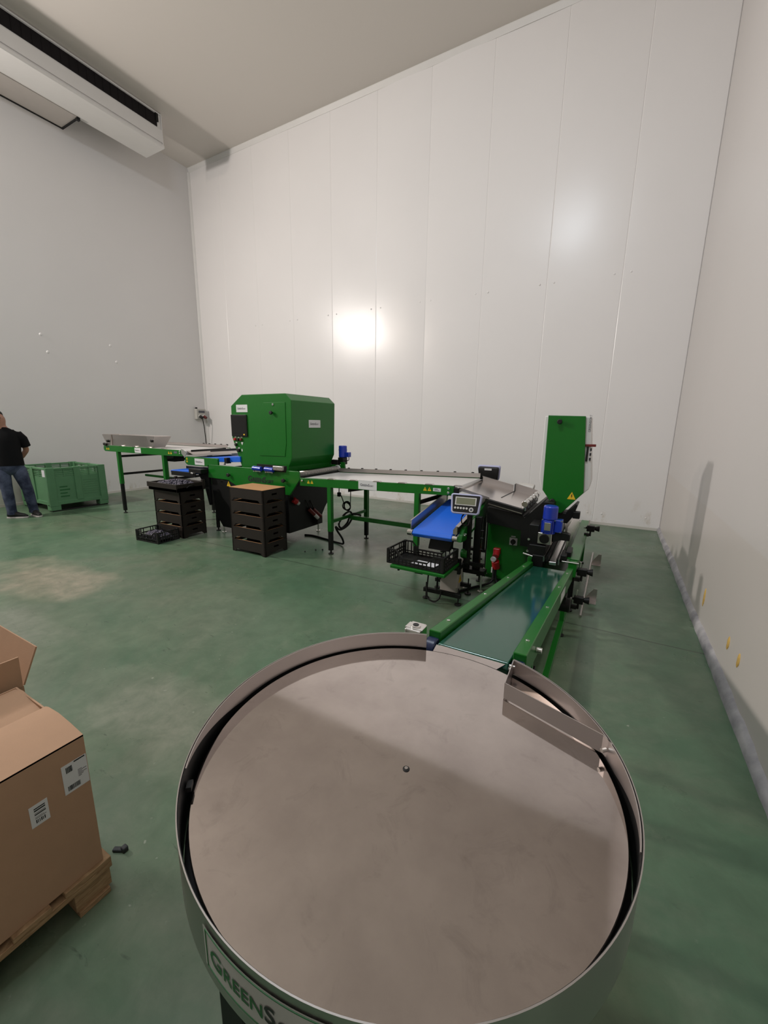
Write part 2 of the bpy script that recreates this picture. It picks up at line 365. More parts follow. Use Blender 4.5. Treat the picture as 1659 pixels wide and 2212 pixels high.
def logo_label(parent, O, X, Y, w, h, ink='ink_grey', name='name_label'):
    """white sticker with the maker's lettering, lower-left corner O"""
    O, X, Y = Vector(O), Vector(X).normalized(), Vector(Y).normalized(); Z = X.cross(Y)
    lb = part(name, MB().quad([O, O+X*w, O+X*w+Y*h, O+Y*h], 0.0015), M['label'], parent)
    t = MB(); hh = w*0.118; t.text(logo(hh), O+X*w*0.10+Y*(h-hh)*0.5, X, Y, lift=0.0028, bold=0.02)
    part('lettering', t, M[ink], lb); return lb
def warn_label(parent, O, X, Y, s):
    """yellow triangle with a black lightning bolt, lower-left corner O"""
    O, X, Y = Vector(O), Vector(X).normalized(), Vector(Y).normalized()
    lb = part('warning_label', MB().quad([O, O+X*s, O+X*s/2+Y*s*0.95], 0.0015), M['yellow'], parent)
    Z = X.cross(Y)*0.0018
    b = [(0.52, 0.70), (0.40, 0.40), (0.49, 0.42), (0.44, 0.14), (0.60, 0.48), (0.51, 0.46), (0.57, 0.70)]
    part('bolt_mark', MB().quad([O+X*s*u+Y*s*v+Z for u, v in b], 0.0008), M['ink'], lb); return lb
XF, ZF = (1, 0, 0), (0, 0, 1)       # lettering on faces that look toward -Y

# ---------------------------------------------------------------- the room
XL, XR, YB, ZC, YF = -10.49, 0.82, 8.13, 8.15, -6.5
struct('floor', MB().box(XL-0.2, XR+0.2, YF-0.2, YB+0.2, -0.1, 0.0), M['floor'])
struct('ceiling', MB().box(XL-0.2, XR+0.2, YF-0.2, YB+0.2, ZC, ZC+0.1), M['ceil'])
def panel_wall(u0, edges, u1, H, place, bow):
    """sandwich-panel wall: every panel slightly bowed, V-groove at each joint"""
    mb = MB(); t = bmesh.new(); us = [u0]+[e for e in edges if u0 < e < u1]+[u1]; cols = []
    for i, (a, b) in enumerate(zip(us, us[1:])):
        k = bow(i); g = 0.009
        pr = [(a, 0.004), (a+g, 0.0)]+[(a+(b-a)*s, k*4*s*(1-s)) for s in (0.08, 0.2, 0.35, 0.5, 0.65, 0.8, 0.92)]+[(b-g, 0.0)]
        cols += pr
    cols.append((us[-1], 0.004))
    prev = None
    for u, d in cols:
        cur = (t.verts.new(place(u, d, 0.0)), t.verts.new(place(u, d, H)))
        if prev: t.faces.new((prev[0], cur[0], cur[1], prev[1]))
        prev = cur
    bmesh.ops.recalc_face_normals(t, faces=t.faces); mb._in(t); return mb
seams = [-0.2+(-1.148)*k for k in range(9)]
rb = random.Random(3)
bows = [0.009*rb.uniform(-1, 1) for _ in range(20)]
wb = panel_wall(XL, sorted(seams), XR, ZC, lambda u, d, z: (u, YB+d, z), lambda i: bows[i])
wb.box(XL, XR, YB+0.05, YB+0.15, 0, ZC)
for s in seams[:8]:                                      # fixing screws beside the joints
    for dx in (-0.12, 0.115):
        wb.sphere((s+dx, YB-0.001, 4.14), 0.017, (1, 0.5, 1), 10)
for x in (-0.30, -0.07, 0.60): wb.sphere((x, YB-0.001, 0.2), 0.016, (1, 0.5, 1), 10)
struct('wall_back', wb, M['wall'], smooth=12)
wl = panel_wall(YF, [8.13-1.15*k for k in range(1, 13)], YB, ZC, lambda u, d, z: (XL-d, u, z), lambda i: -bows[i+3]*0.4)
wl.box(XL-0.15, XL-0.05, YF, YB, 0, ZC)
for y, z in ((4.32, 3.42), (4.40, 3.09), (5.66, 3.42), (5.76, 3.07)): wl.sphere((XL+0.001, y, z), 0.03, (0.4, 1, 1), 10)
struct('wall_left', wl, M['wall_l'], smooth=12)
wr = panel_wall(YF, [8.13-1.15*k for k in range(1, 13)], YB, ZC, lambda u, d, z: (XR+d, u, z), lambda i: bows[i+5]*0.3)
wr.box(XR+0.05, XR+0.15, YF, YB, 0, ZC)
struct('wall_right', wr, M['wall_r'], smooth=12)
struct('wall_front', MB().box(XL, XR, YF-0.15, YF, 0, ZC), M['wall_l'])
struct('trim_1', MB().prism([(YB, ZC), (YB-0.035, ZC), (YB-0.035, ZC-0.012), (YB-0.006, ZC-0.10), (YB, ZC-0.10)], 'x', XL, XR), M['white_paint'])
struct('trim_2', MB().prism([(XL, YB), (XL+0.05, YB), (XL+0.045, YB-0.01), (XL+0.01, YB-0.045), (XL, YB-0.05)], 'z', 0, ZC-0.1), M['white_paint'])
struct('baseboard_back', MB().prism([(YB-0.012, 0), (YB, 0), (YB, 0.045), (YB-0.006, 0.045)], 'x', XL+0.05, XR-0.03), M['cream'])
struct('baseboard_left', MB().prism([(XL, 0), (XL+0.012, 0), (XL+0.006, 0.05), (XL, 0.05)], 'y', YF, YB-0.05), M['cream'])
# rough mortar cove along the right wall
t = bmesh.new(); rc = random.Random(11); prev = None; n = 150
for i in range(n+1):
    y = YF+(YB-YF)*i/n; j = lambda s: rc.uniform(-s, s)
    w = 0.036+j(0.003); h = 0.078+0.014*math.sin(y*2.3)+j(0.007); k = 0.5+j(0.1)
    cur = [t.verts.new(p) for p in ((XR-w, y, 0), (XR-w+0.004, y, h*0.45+j(0.004)), (XR-w*k, y, h*0.8+j(0.004)), (XR, y, h+j(0.004)))]
    if prev:
        for a in range(3): t.faces.new((prev[a], prev[a+1], cur[a+1], cur[a]))
    prev = cur
bmesh.ops.recalc_face_normals(t, faces=t.faces)
mbc = MB(); mbc._in(t); struct('baseboard_right', mbc, M['cove'], smooth=60)

fo_ = MB()
for (y, z, hh) in ((4.20, 0.30, 0.075), (3.32, 0.30, 0.045), (3.06, 0.31, 0.045)):
    fo_.sphere((XR-0.002, y, z), 1.0, (0.008, 0.022, hh), 12).sphere((XR-0.002, y+0.012, z-hh*0.6), 1.0, (0.006, 0.016, hh*0.7), 10)
struct('trim_3', fo_, M['foam'], smooth=70)

# ---------------------------------------------------------------- ceiling cooling unit
ev = thing('evaporator_unit', 'long white cooling unit with black grille hung under ceiling at left', 'cooling unit', (-9.6, 3.0, 7.5))
ex0, ex1, ey0, ey1 = -9.92, -9.27, -2.0, 6.62
part('casing', MB().prism([(ex1-0.02, 7.565), (ex1-0.02, 7.80), (ex1-0.02, 8.11), (ex1-0.02, ZC-0.002), (ex0+0.05, ZC-0.002), (ex0+0.05, 7.565)], 'y', ey0+0.02, ey1-0.02, 0.006)
     .box(ex1-0.025, ex1, ey0+0.02, ey1-0.02, 7.60, 7.84, 0.006).box(ex1-0.022, ex1+0.004, ey0+0.02, ey1-0.04, 8.10, 8.125, 0.004), M['white_paint'], ev)
part('grille_clip', MB().box(ex1-0.022, ex1+0.012, ey1-0.15, ey1-0.09, 7.95, 8.10, 0.006), M['black_metal'], ev)
part('drip_tray', MB().box(ex0, ex1+0.015, ey0, ey1, 7.50, 7.565, 0.01), M['white_paint'], ev)
gr = part('grille', MB().box(ex1-0.024, ex1-0.006, ey0+0.1, ey1-0.12, 7.86, 8.085), M['coil'], ev)
mb = MB()
for k in range(60): mb.box(ex1-0.007, ex1-0.001, ey0+0.12+k*0.138, ey0+0.124+k*0.138, 7.862, 8.083)
part('fin', mb, M['coil'], gr)['kind'] = 'stuff'
part('end_cap', MB().box(ex0+0.06, ex1-0.005, ey1-0.03, ey1-0.004, 7.57, ZC-0.004, 0.004), M['white_paint'], ev)
part('rear_duct', MB().box(XL+0.012, ex0+0.06, ey0, 5.22, 7.485, 7.60), M['beige_steel'], ev)
part('duct_seal', MB().box(XL+0.004, XL+0.03, ey0, 5.235, 7.47, 7.49).box(XL+0.01, ex0-0.02, 5.205, 5.235, 7.465, 7.50), M['rubber'], ev)
part('hanger_bracket', MB().box(ex0+0.0, ex0+0.06, 5.20, 5.26, 7.45, 7.505), M['black_metal'], ev)

# ---------------------------------------------------------------- wall socket with cable
so = thing('socket_box', 'cream power socket box with two plugs on left wall near corner', 'socket', (XL, 7.86, 1.8))
part('housing', MB().box(XL, XL+0.11, 7.72, 8.02, 1.79, 2.08, 0.012), M['cream'], so)
part('cover_window', MB().box(XL+0.108, XL+0.118, 7.78, 7.98, 1.97, 2.03, 0.004), M['ink_grey'], so)
for y in (7.81, 7.94):
    pg = part('plug', MB().cyl((XL+0.09, y, 1.89), (XL+0.20, y+0.01, 1.83), 0.038, 16, bev=0.004), M['red_dark'] if y > 7.9 else M['black_plastic'], so)
    part('plug_collar', MB().cyl((XL+0.10, y, 1.885), (XL+0.125, y+0.003, 1.872), 0.045, 16), M['white_plastic'], pg)
part('cable_entry', MB().cyl((XL+0.05, 7.76, 2.07), (XL+0.05, 7.76, 2.12), 0.03, 14), M['black_plastic'], so)
tag(MB().tube([(XL+0.19, 7.82, 1.83), (XL+0.21, 7.83, 1.74), (XL+0.19, 7.87, 1.55), (XL+0.13, 7.93, 1.25), (XL+0.09, 7.97, 0.95), (XL+0.07, 7.99, 0.4), (XL+0.07, 7.95, 0.02), (XL+0.3, 7.6, 0.012), (XL+1.2, 7.0, 0.012)], 0.011).build('power_cable', M['rubber'], loc=(XL+0.1, 7.9, 0)),
    'thin black cable hanging from wall socket box to the floor', 'cable')

# ---------------------------------------------------------------- turntable
TC = (-0.401, 0.846); TR = 0.542; ZR = 0.90; ZD = 0.842
tt = thing('rotary_table', 'large round stainless steel collecting table with rim in foreground', 'rotary table', (*TC, 0))
dk = part('disc', MB().cyl((*TC, ZD-0.012), (*TC, ZD), 0.523, 160, bev=0.002), M['disc'], tt)
part('bolt_ring', MB().cyl((TC[0]+0.03, TC[1]-0.045, ZD-0.001), (TC[0]+0.03, TC[1]-0.045, ZD+0.002), 0.009, 20, bev=0.001), M['black_plastic'], dk)
part('centre_bolt', MB().cyl((TC[0]+0.03, TC[1]-0.045, ZD), (TC[0]+0.03, TC[1]-0.045, ZD+0.0042), 0.005, 6), M['steel'], dk)
part('rim_skirt', MB().arc_wall(TC, TR-0.0025, TR, 107, 431, 0.763, ZR, 160).arc_wall(TC, TR-0.0025, TR, 71, 107, 0.763, ZD-0.03, 20), M['steel'], tt)
part('inner_liner', MB().arc_wall(TC, TR-0.0045, TR-0.003, 107, 431, 0.763, ZR-0.004, 160), M['black_metal'], tt)
def zb_l(a): return ZD+0.003+(max(0, (a-188)/34))*0.052
def zb_r(a): return ZD+0.003+(max(0, (22-a)/28))*0.052
part('guard_rail', MB().arc_wall(TC, TR-0.0075, TR-0.005, 107, 222, zb_l, ZR, 70), M['sheet'], tt)
part('guard_rail', MB().arc_wall(TC, TR-0.0075, TR-0.005, -5, 71, zb_r, ZR, 50), M['sheet'], tt)
def rp(a, r, z): return (TC[0]+r*math.cos(math.radians(a)), TC[1]+r*math.sin(math.radians(a)), z)
jb = MB()
for a in (222, 224.5): jb.bar(rp(a, TR-0.012, 0.775), rp(a, TR-0.012, 0.89), 0.010, 0.012)
jb.bar(rp(222, TR-0.014, 0.86), rp(224.5, TR-0.014, 0.86), 0.012, 0.012)
part('joint_clamp', jb, M['black_plastic'], tt)
dv = part('diverter', MB().quad([(-0.223, 1.352, ZD+0.004), (-0.219, 1.206, ZD+0.004), (-0.219, 1.206, ZR), (-0.223, 1.352, ZR)], 0.0025)
          .quad([(-0.219, 1.206, ZD+0.004), (0.062, 1.110, ZD+0.004), (0.062, 1.110, ZR), (-0.219, 1.206, ZR)], 0.0025)
          .quad([(0.062, 1.110, ZD+0.006), (0.083, 1.085, ZD+0.006), (0.083, 1.085, ZR), (0.062, 1.110, ZR)], 0.0025), M['sheet'], tt)
part('fixing_bolt', MB().cyl((0.070, 1.092, 0.872), (0.060, 1.083, 0.872), 0.006, 10), M['chrome'], dv)
part('fixing_bolt', MB().cyl((-0.212, 1.222, ZD), (-0.212, 1.222, ZD+0.030), 0.006, 10), M['chrome'], dv)
part('fixing_bolt', MB().cyl((-0.234, 1.335, 0.885), (-0.215, 1.335, 0.885), 0.005, 10), M['chrome'], dv)
part('transfer_plate', MB().prism([rp(a, 0.527, 0)[:2] for a in range(104, 74, -3)]+[(-0.262, 1.408), (-0.535, 1.412)], 'z', ZD-0.006, ZD-0.002), M['disc'], tt)
part('base_pan', MB().cyl((*TC, 0.766), (*TC, 0.772), TR-0.006, 90), M['black_metal'], tt)
def lab(u, v):                                            # wrapped around the skirt; u along, v up
    a = math.radians(258.3)+u/(TR+0.002); return Vector((TC[0]+(TR+0.002)*math.cos(a), TC[1]+(TR+0.002)*math.sin(a), v))
mb = MB(); t = bmesh.new(); prev = None
W = 0.262
for i in range(17):
    u = W*i/16; cur = (t.verts.new(lab(u, 0.792)), t.verts.new(lab(u, 0.881)))
    if prev: t.faces.new((prev[0], cur[0], cur[1], prev[1]))
    prev = cur
mb._in(t); npl = part('name_plate', mb, M['plate'], tt, smooth=60)
fr = MB()
for v in (0.796, 0.875): fr.arc_wall(TC, TR+0.002, TR+0.003, 258.3+0.7, 258.3+math.degrees(W/TR)-0.7, v, v+0.002, 20)
fr.arc_wall(TC, TR+0.002, TR+0.003, 258.3+0.7, 258.3+0.9, 0.796, 0.876, 2).arc_wall(TC, TR+0.002, TR+0.003, 258.3+math.degrees(W/TR)-0.9, 258.3+math.degrees(W/TR)-0.7, 0.796, 0.876, 2)
part('border_line', fr, M['ink_green'], npl)
def lab2(x, y):
    a = math.radians(258.3)+(0.020+x)/(TR+0.002); r = TR+0.0034
    return Vector((TC[0]+r*math.cos(a), TC[1]+r*math.sin(a), 0.820+y))
mb = MB()
pen = 0.0
for s, k in NAME_L[:2]:
    pen += MB.text(mb, [(s, k*0.0345)], (0, 0, 0), XF, ZF, warp=lambda x, y, p=pen: lab2(x+p, y), bold=0.02)
part('lettering', mb, M['ink_green'], npl, 'dark green lettering')
mb = MB()
for s, k in NAME_L[2:]:
    pen += MB.text(mb, [(s, k*0.0345)], (0, 0, 0), XF, ZF, warp=lambda x, y, p=pen: lab2(x+p, y), bold=0.02)
part('lettering', mb, M['ink'], npl, 'black lettering')
for a in (251, 341, 71, 161):
    lg = part('leg', MB().bar(rp(a, 0.465, 0.05), rp(a, 0.465, 0.768), 0.06, 0.06, 0.004, up=rp(a, 1, 0)), M['black_metal'], tt)
    part('foot', MB().cyl(rp(a, 0.465, 0.0), rp(a, 0.465, 0.012), 0.04, 20).cyl(rp(a, 0.465, 0.01), rp(a, 0.465, 0.06), 0.01, 12), M['black_plastic'], lg)
    part('gusset', MB().quad([rp(a, 0.44, 0.766), rp(a, 0.30, 0.766), rp(a, 0.42, 0.62), rp(a, 0.44, 0.62)], 0.05), M['black_metal'], lg)

# ---------------------------------------------------------------- inclined green belt conveyor feeding the table
ic = thing('incline_conveyor', 'green conveyor with dark green belt sloping down from round table', 'conveyor', (-0.39, 2.6, 0))
def zt(y): return 0.872-0.166*(y-1.45)
ya, yb = 1.455, 3.82
D = Vector((0, yb-ya, zt(yb)-zt(ya))).normalized()
def rail(x0, x1, name='side_rail'):
    o = part(name, MB().prism([(ya, zt(ya)), (yb, zt(yb)), (yb, zt(yb)-0.115), (ya+0.03, zt(ya)-0.115), (ya, zt(ya)-0.06)], 'x', x0, x1, 0.004), M['green'], ic)
    return o
for x0, x1 in ((-0.588, -0.538), (-0.246, -0.196)):
    r = rail(x0, x1)
    for k in range(4):
        y = 1.62+k*0.62; part('screw', MB().cyl((x0+0.025, y, zt(y)-0.001), (x0+0.025, y+0.0006, zt(y)+0.004), 0.0085, 14, bev=0.001), M['chrome'], r)
yl, yh = ya-0.035, yb-0.03
part('belt', MB().prism([(yl, zt(yl)-0.034), (yh, zt(yh)-0.034), (yh+0.02, zt(yh)-0.06), (yh, zt(yh)-0.085), (yl, zt(yl)-0.085), (yl-0.014, zt(yl)-0.06)], 'x', -0.532, -0.252, 0.004), M['green_belt'], ic)
for x in (-0.563, -0.221):
    b = part('bearing', MB().cyl((x-0.022, ya-0.022, zt(ya)-0.062), (x+0.022, ya-0.022, zt(ya)-0.062), 0.040, 28, bev=0.006), M['blue_dark'], ic)
part('roller_shaft', MB().cyl((-0.60, ya-0.022, zt(ya)-0.062), (-0.18, ya-0.022, zt(ya)-0.062), 0.010, 14), M['chrome'], ic)
part('drive_bracket', MB().box(-0.685, -0.615, ya-0.035, ya+0.045, zt(ya)-0.075, zt(ya)-0.005, 0.004).cyl((-0.65, ya+0.005, zt(ya)-0.006), (-0.65, ya+0.005, zt(ya)+0.002), 0.022, 20).box(-0.69, -0.61, ya-0.02, ya+0.03, zt(ya)-0.012, zt(ya)-0.003, 0.002), M['chrome'], ic)
part('bracket_hole', MB().cyl((-0.65, ya+0.005, zt(ya)-0.003), (-0.65, ya+0.005, zt(ya)+0.0035), 0.013, 18), M['ink'], ic)
part('side_screw', MB().cyl((-0.196, 1.70, zt(1.7)-0.06), (-0.17, 1.70, zt(1.7)-0.06), 0.013, 12, bev=0.002), M['chrome'], ic)
for x in (-0.562, -0.222):
    for y in (1.72, 3.45):
        lg = part('leg', MB().box(x-0.018, x+0.018, y-0.02, y+0.02, 0.03, zt(y)-0.11, 0.003), M['green'], ic)
        part('foot', MB().cyl((x, y, 0), (x, y, 0.01), 0.03, 18).cyl((x, y, 0.008), (x, y, 0.05), 0.008, 10), M['black_plastic'], lg)
    part('base_beam', MB().box(x-0.02, x+0.02, 1.70, 3.95, 0.09, 0.14, 0.003), M['green'], ic)
for y in (2.0, 3.0): part('cross_beam', MB().box(-0.56, -0.225, y-0.03, y+0.03, 0.44, 0.50, 0.003), M['black_metal'], ic)
part('side_sticker', MB().prism([(2.75, zt(2.75)-0.025), (3.05, zt(3.05)-0.025), (3.05, zt(3.05)-0.09), (2.75, zt(2.75)-0.09)], 'x', -0.196, -0.1945), M['label'], ic)
part('drive_motor', MB().cyl((-0.30, 3.25, 0.36), (-0.16, 3.25, 0.36), 0.055, 20, bev=0.006).box(-0.27, -0.19, 3.2, 3.3, 0.36, 0.44, 0.004), M['black_metal'], ic)

# ---------------------------------------------------------------- pallet and cartons
pa = thing('pallet', 'pine wood pallet under the brown cartons at left', 'pallet', (-2.04, 0.165, 0))
px0, px1, py0, py1 = -2.64, -1.44, -0.235, 0.565
for k, (w, yy) in enumerate(((0.145, py0), (0.10, py0+0.185), (0.145, py0+0.3275), (0.10, py0+0.515), (0.145, py1-0.145))):
    part('deck_board', MB().box(px0, px1+0.004*(k % 2), yy, yy+w, 0.122, 0.144, 0.002), M['wood'], pa)
for xx in (px0, -2.11, px1-0.145): part('stringer_board', MB().box(xx, xx+0.145, py0, py1, 0.100, 0.122, 0.002), M['wood'], pa)
for xx in (px0, -2.11, px1-0.145):
    for yy in (py0, 0.115, py1-0.12): part('block', MB().box(xx+0.01, xx+0.135, yy, yy+0.115, 0.022, 0.100, 0.002), M['wood'], pa)
for yy in (py0, 0.115, py1-0.12): part('bottom_board', MB().box(px0, px1, yy+0.004, yy+0.104, 0.0, 0.022, 0.002), M['wood'], pa)

ca = thing('carton', 'closed brown carton with white shipping labels on pallet', 'carton', (-1.70, 0.14, 0.145))
cx0, cx1, cy0, cy1, cz1 = -1.955, -1.452, -0.26, 0.545, 0.668
def sheet_box(mb, x0, x1, y0, y1, z0, z1, t=0.006):
    return mb.box(x0, x1, y0, y0+t, z0, z1).box(x0, x1, y1-t, y1, z0, z1).box(x0, x0+t, y0+t, y1-t, z0, z1).box(x1-t, x1, y0+t, y1-t, z0, z1).box(x0+t, x1-t, y0+t, y1-t, z0+0.001, z0+t)
part('box_body', sheet_box(MB(), cx0, cx1, cy0, cy1, 0.145, cz1), M['carton'], ca)
mb = MB(); pts = [(0.0, 0.0), (0.08, 0.012), (0.16, 0.019), (0.235, 0.014), (0.262, 0.006)]
mb.prism([(cx1-u, cz1+w) for u, w in pts]+[(cx1-u, cz1+w-0.006) for u, w in pts[::-1]], 'y', cy0, cy1)
part('top_flap', mb, M['carton'], ca)
mb = MB(); pts = [(0.0, -0.004), (0.06, 0.004), (0.16, -0.008), (0.262, -0.020)]
mb.prism([(cx0+u, cz1+w) for u, w in pts]+[(cx0+u, cz1+w-0.006) for u, w in pts[::-1]], 'y', cy0, cy1)
part('top_flap', mb, M['carton'], ca)
def carton_label(y0, y1, z0, z1, marks, cap=None, shift=0):
    lb = part('shipping_label', MB().box(cx1, cx1+0.0012, y0, y1, z0, z1), M['label'], ca)
    mb = MB()
    for a, b, c, d in marks: mb.box(cx1+0.001, cx1+0.0018, y0+(y1-y0)*a, y0+(y1-y0)*b, z0+(z1-z0)*c, z0+(z1-z0)*d)
    part('bar_code', mb, M['ink'], lb); return lb
rl = random.Random(5); bars = []
v = 0.16
while v < 0.40: w = rl.choice((0.014, 0.022, 0.034)); bars.append((v, v+w, 0.70, 0.90)); v += w+rl.choice((0.012, 0.02))
v = 0.14
while v < 0.62: w = rl.choice((0.014, 0.022, 0.034)); bars.append((v, v+w, 0.08, 0.24)); v += w+rl.choice((0.012, 0.02))
for k in range(6): bars.append((0.60, 0.72+rl.random()*0.24, 0.60-0.045*k, 0.612-0.045*k))
bars.append((0.50, 0.94, 0.945, 0.985))
carton_label(0.471, 0.543, 0.488, 0.596, bars)
b2 = [(0.24, 0.84, 0.80, 0.845), (0.24, 0.84, 0.70, 0.755), (0.24, 0.84, 0.60, 0.615), (0.24, 0.84, 0.52, 0.565)]
b2 += [(0.26+0.09*k, 0.26+0.09*k+rl.choice((0.03, 0.05)), 0.14, 0.30) for k in range(6)]+[(0.24, 0.84, 0.36, 0.375), (0.24, 0.7, 0.42, 0.43)]
carton_label(0.376, 0.424, 0.450, 0.526, b2)
cb = thing('carton', 'open brown carton with raised flaps behind the labelled closed carton', 'carton', (-2.27, 0.17, 0.145))
bx0, bx1, by0, by1, bz = -2.50, -1.995, -0.22, 0.578, 0.640
part('box_body', sheet_box(MB(), bx0, bx1, by0, by1, 0.145, bz), M['carton'], cb)
part('flap', MB().quad([(bx1, by0, bz), (bx1, by1-0.004, bz), (bx1+0.002, by1-0.002, bz+0.132), (bx1+0.002, by0+0.01, bz+0.132)], 0.006), M['carton'], cb)
part('flap', MB().quad([(bx1-0.004, by1, bz), (bx0, by1, bz), (bx0, by1+0.055, bz+0.15), (bx1+0.012, by1+0.055, bz+0.15)], 0.006), M['carton'], cb)
part('flap', MB().quad([(bx0, by0, bz), (bx0, by1, bz), (bx0-0.12, by1, bz+0.06), (bx0-0.12, by0, bz+0.06)], 0.006), M['carton'], cb)

# ---------------------------------------------------------------- the sorting line
F, B = 4.2, 5.16
def leg_part(root, x, y, ztop, zsplit, s=0.03):
    lg = part('leg', MB().box(x-s, x+s, y-s, y+s, zsplit, ztop, 0.004), M['green'], root)
    part('lower_leg', MB().box(x-s+0.004, x+s-0.004, y-s+0.004, y+s-0.004, 0.05, zsplit+0.02, 0.004), M['black_metal'], lg, 'black telescopic lower leg')
    part('foot', MB().cyl((x, y, 0), (x, y, 0.012), 0.036, 20, bev=0.002).cyl((x, y, 0.01), (x, y, 0.06), 0.012, 12), M['black_plastic'], lg)
    return lg

# outfeed belt table
of = thing('outfeed_conveyor', 'white belt conveyor table with green side rail between green housing and packing machine', 'conveyor', (-2.55, 4.68, 0))
ox0, ox1 = -3.64, -1.47
def oz(x): return 0.992+0.032*(x-ox0)
def rail_xz(x0, x1, y0, y1, dz0, dz1, name, m, root=of, zf=oz, bev=0.004):
    return part(name, MB().prism([(x0, zf(x0)+dz0), (x1, zf(x1)+dz0), (x1, zf(x1)+dz1), (x0, zf(x0)+dz1)], 'y', y0, y1, bev), M[m], root)
rf = rail_xz(ox0, ox1, F, F+0.035, -0.108, 0.0, 'side_rail', 'green')
rb_ = rail_xz(ox0, ox1, B-0.035, B, -0.108, 0.0, 'side_rail', 'green')
part('belt', MB().prism([(ox0-0.02, oz(ox0)-0.012), (ox1+0.015, oz(ox1)-0.012), (ox1+0.035, oz(ox1)-0.04), (ox1+0.015, oz(ox1)-0.07), (ox0-0.02, oz(ox0)-0.07), (ox0-0.04, oz(ox0)-0.04)], 'y', F+0.04, B-0.04, 0.004), M['white_belt'], of)
gs = rail_xz(ox0, ox1+0.02, B-0.05, B-0.046, 0.0, 0.055, 'guard_strip', 'sheet', bev=0)
for k in range(9):
    x = ox0+0.15+k*0.24
    part('strip_knob', MB().box(x, x+0.03, B-0.046, B-0.02, oz(x)+0.04, oz(x)+0.066, 0.004), M['black_plastic'], gs)
for k in range(6):
    x = ox0+0.45+k*0.34
    part('edge_clip', MB().prism([(x, oz(x)), (x+0.02, oz(x)+0.012), (x+0.10, oz(x)+0.014), (x+0.12, oz(x)+0.003)], 'y', F-0.004, F+0.04, 0.001), M['sheet'], rf)
for x in (ox0+0.03, ox1-0.04, ox1-0.04):
    pass
for x, dz in ((ox0+0.05, -0.035), (ox1-0.06, -0.028), (ox1-0.06, -0.075)):
    part('adjusting_bolt', MB().cyl((x, F, oz(x)+dz), (x, F-0.022, oz(x)+dz), 0.014, 8, bev=0.003), M['chrome'], rf)
part('end_bracket', MB().box(ox1-0.01, ox1+0.05, F, F+0.03, oz(ox1)-0.08, oz(ox1)-0.02, 0.004), M['black_metal'], of)
part('end_roller', MB().cyl((ox1+0.04, F+0.02, oz(ox1)-0.05), (ox1+0.04, B-0.02, oz(ox1)-0.05), 0.022, 16), M['steel'], of)
for x in (-3.16, -1.915):
    for y in (F+0.03, B-0.03): leg_part(of, x, y, oz(x)-0.1, 0.31)
    part('cross_brace', MB().box(x-0.02, x+0.02, F+0.06, B-0.06, 0.42, 0.465, 0.004), M['green'], of)
part('stretcher', MB().box(-3.14, -1.935, 4.655, 4.705, 0.39, 0.45, 0.004), M['green'], of)
part('diagonal_brace', MB().bar((-1.90, F+0.05, 0.83), (-1.55, F+0.62, 0.95), 0.04, 0.04, 0.003), M['black_metal'], of)
part('motor_bracket', MB().prism([(-3.10, 0.89), (-2.62, 0.905), (-2.8, 0.86), (-3.10, 0.80)], 'y', 4.55, 4.75, 0.004), M['black_metal'], of)
logo_label(of, (-2.705, F-0.0005, 0.925), XF, ZF, 0.262, 0.112)
for x in (-3.515, -3.457, -1.835, -1.782): warn_label(of, (x, F-0.0005, oz(x)-0.068), XF, ZF, 0.046)
tp = part('type_plate', MB().box(-1.715, -1.622, F-0.002, F, 0.985, 1.022, 0.001), M['label'], of)
part('lettering', MB().box(-1.70, -1.66, F-0.003, F-0.002, 1.008, 1.014).box(-1.70, -1.64, F-0.003, F-0.002, 0.996, 1.001), M['ink_grey'], tp)

tag(MB().tube([(-3.20+(0.058+0.008*math.sin(1.7*a))*math.cos(a), 4.67+0.014*math.sin(a*0.31), 0.575+(0.058+0.008*math.sin(1.7*a))*math.sin(a)) for a in [i*PI/12 for i in range(150)]], 0.007, 8)
    .tube([(-3.33, 4.67, 0.86), (-3.335, 4.67, 0.76), (-3.29, 4.67, 0.70), (-3.25, 4.67, 0.61)], 0.007, 8).tube([(-3.135, 4.67, 0.885), (-3.137, 4.67, 0.76), (-3.14, 4.67, 0.66), (-3.145, 4.67, 0.59)], 0.006, 8)
    .box(-3.355, -3.31, 4.65, 4.69, 0.70, 0.76, 0.006).build('hanging_cable', M['rubber'], loc=(-3.2, 4.67, 0.5)), 'coiled black cable hanging under the white belt conveyor table', 'cable')
pts = [(-4.05, 4.75, 0.014), (-3.9, 4.78, 0.014), (-3.6, 4.72, 0.014), (-3.35, 4.66, 0.016), (-3.22, 4.60, 0.04), (-3.18, 4.52, 0.14), (-3.19, 4.42, 0.27), (-3.20, 4.40, 0.33), (-3.195, 4.50, 0.27), (-3.19, 4.68, 0.30), (-3.195, 4.80, 0.40), (-3.19, 4.74, 0.482), (-3.175, 4.62, 0.49), (-3.17, 4.52, 0.455), (-3.185, 4.45, 0.36), (-3.19, 4.52, 0.29), (-3.19, 4.66, 0.335), (-3.18, 4.72, 0.43), (-3.10, 4.70, 0.472), (-2.98, 4.69, 0.465)]
def smooth_pts(p, n=6):
    p = [Vector(q) for q in p]; out = []
    for i in range(len(p)-1):
        a, b, c, d = p[max(i-1, 0)], p[i], p[i+1], p[min(i+2, len(p)-1)]
        for k in range(n):
            t = k/n; out.append(0.5*((2*b)+(c-a)*t+(2*a-5*b+4*c-d)*t*t+(3*b-a-3*c+d)*t**3))
    return out+[p[-1]]
tag(MB().tube(smooth_pts(pts), 0.014, 10).build('floor_cable', M['rubber'], loc=(-3.5, 4.7, 0)), 'thick black cable from floor looped over the cross brace of white belt table', 'cable')

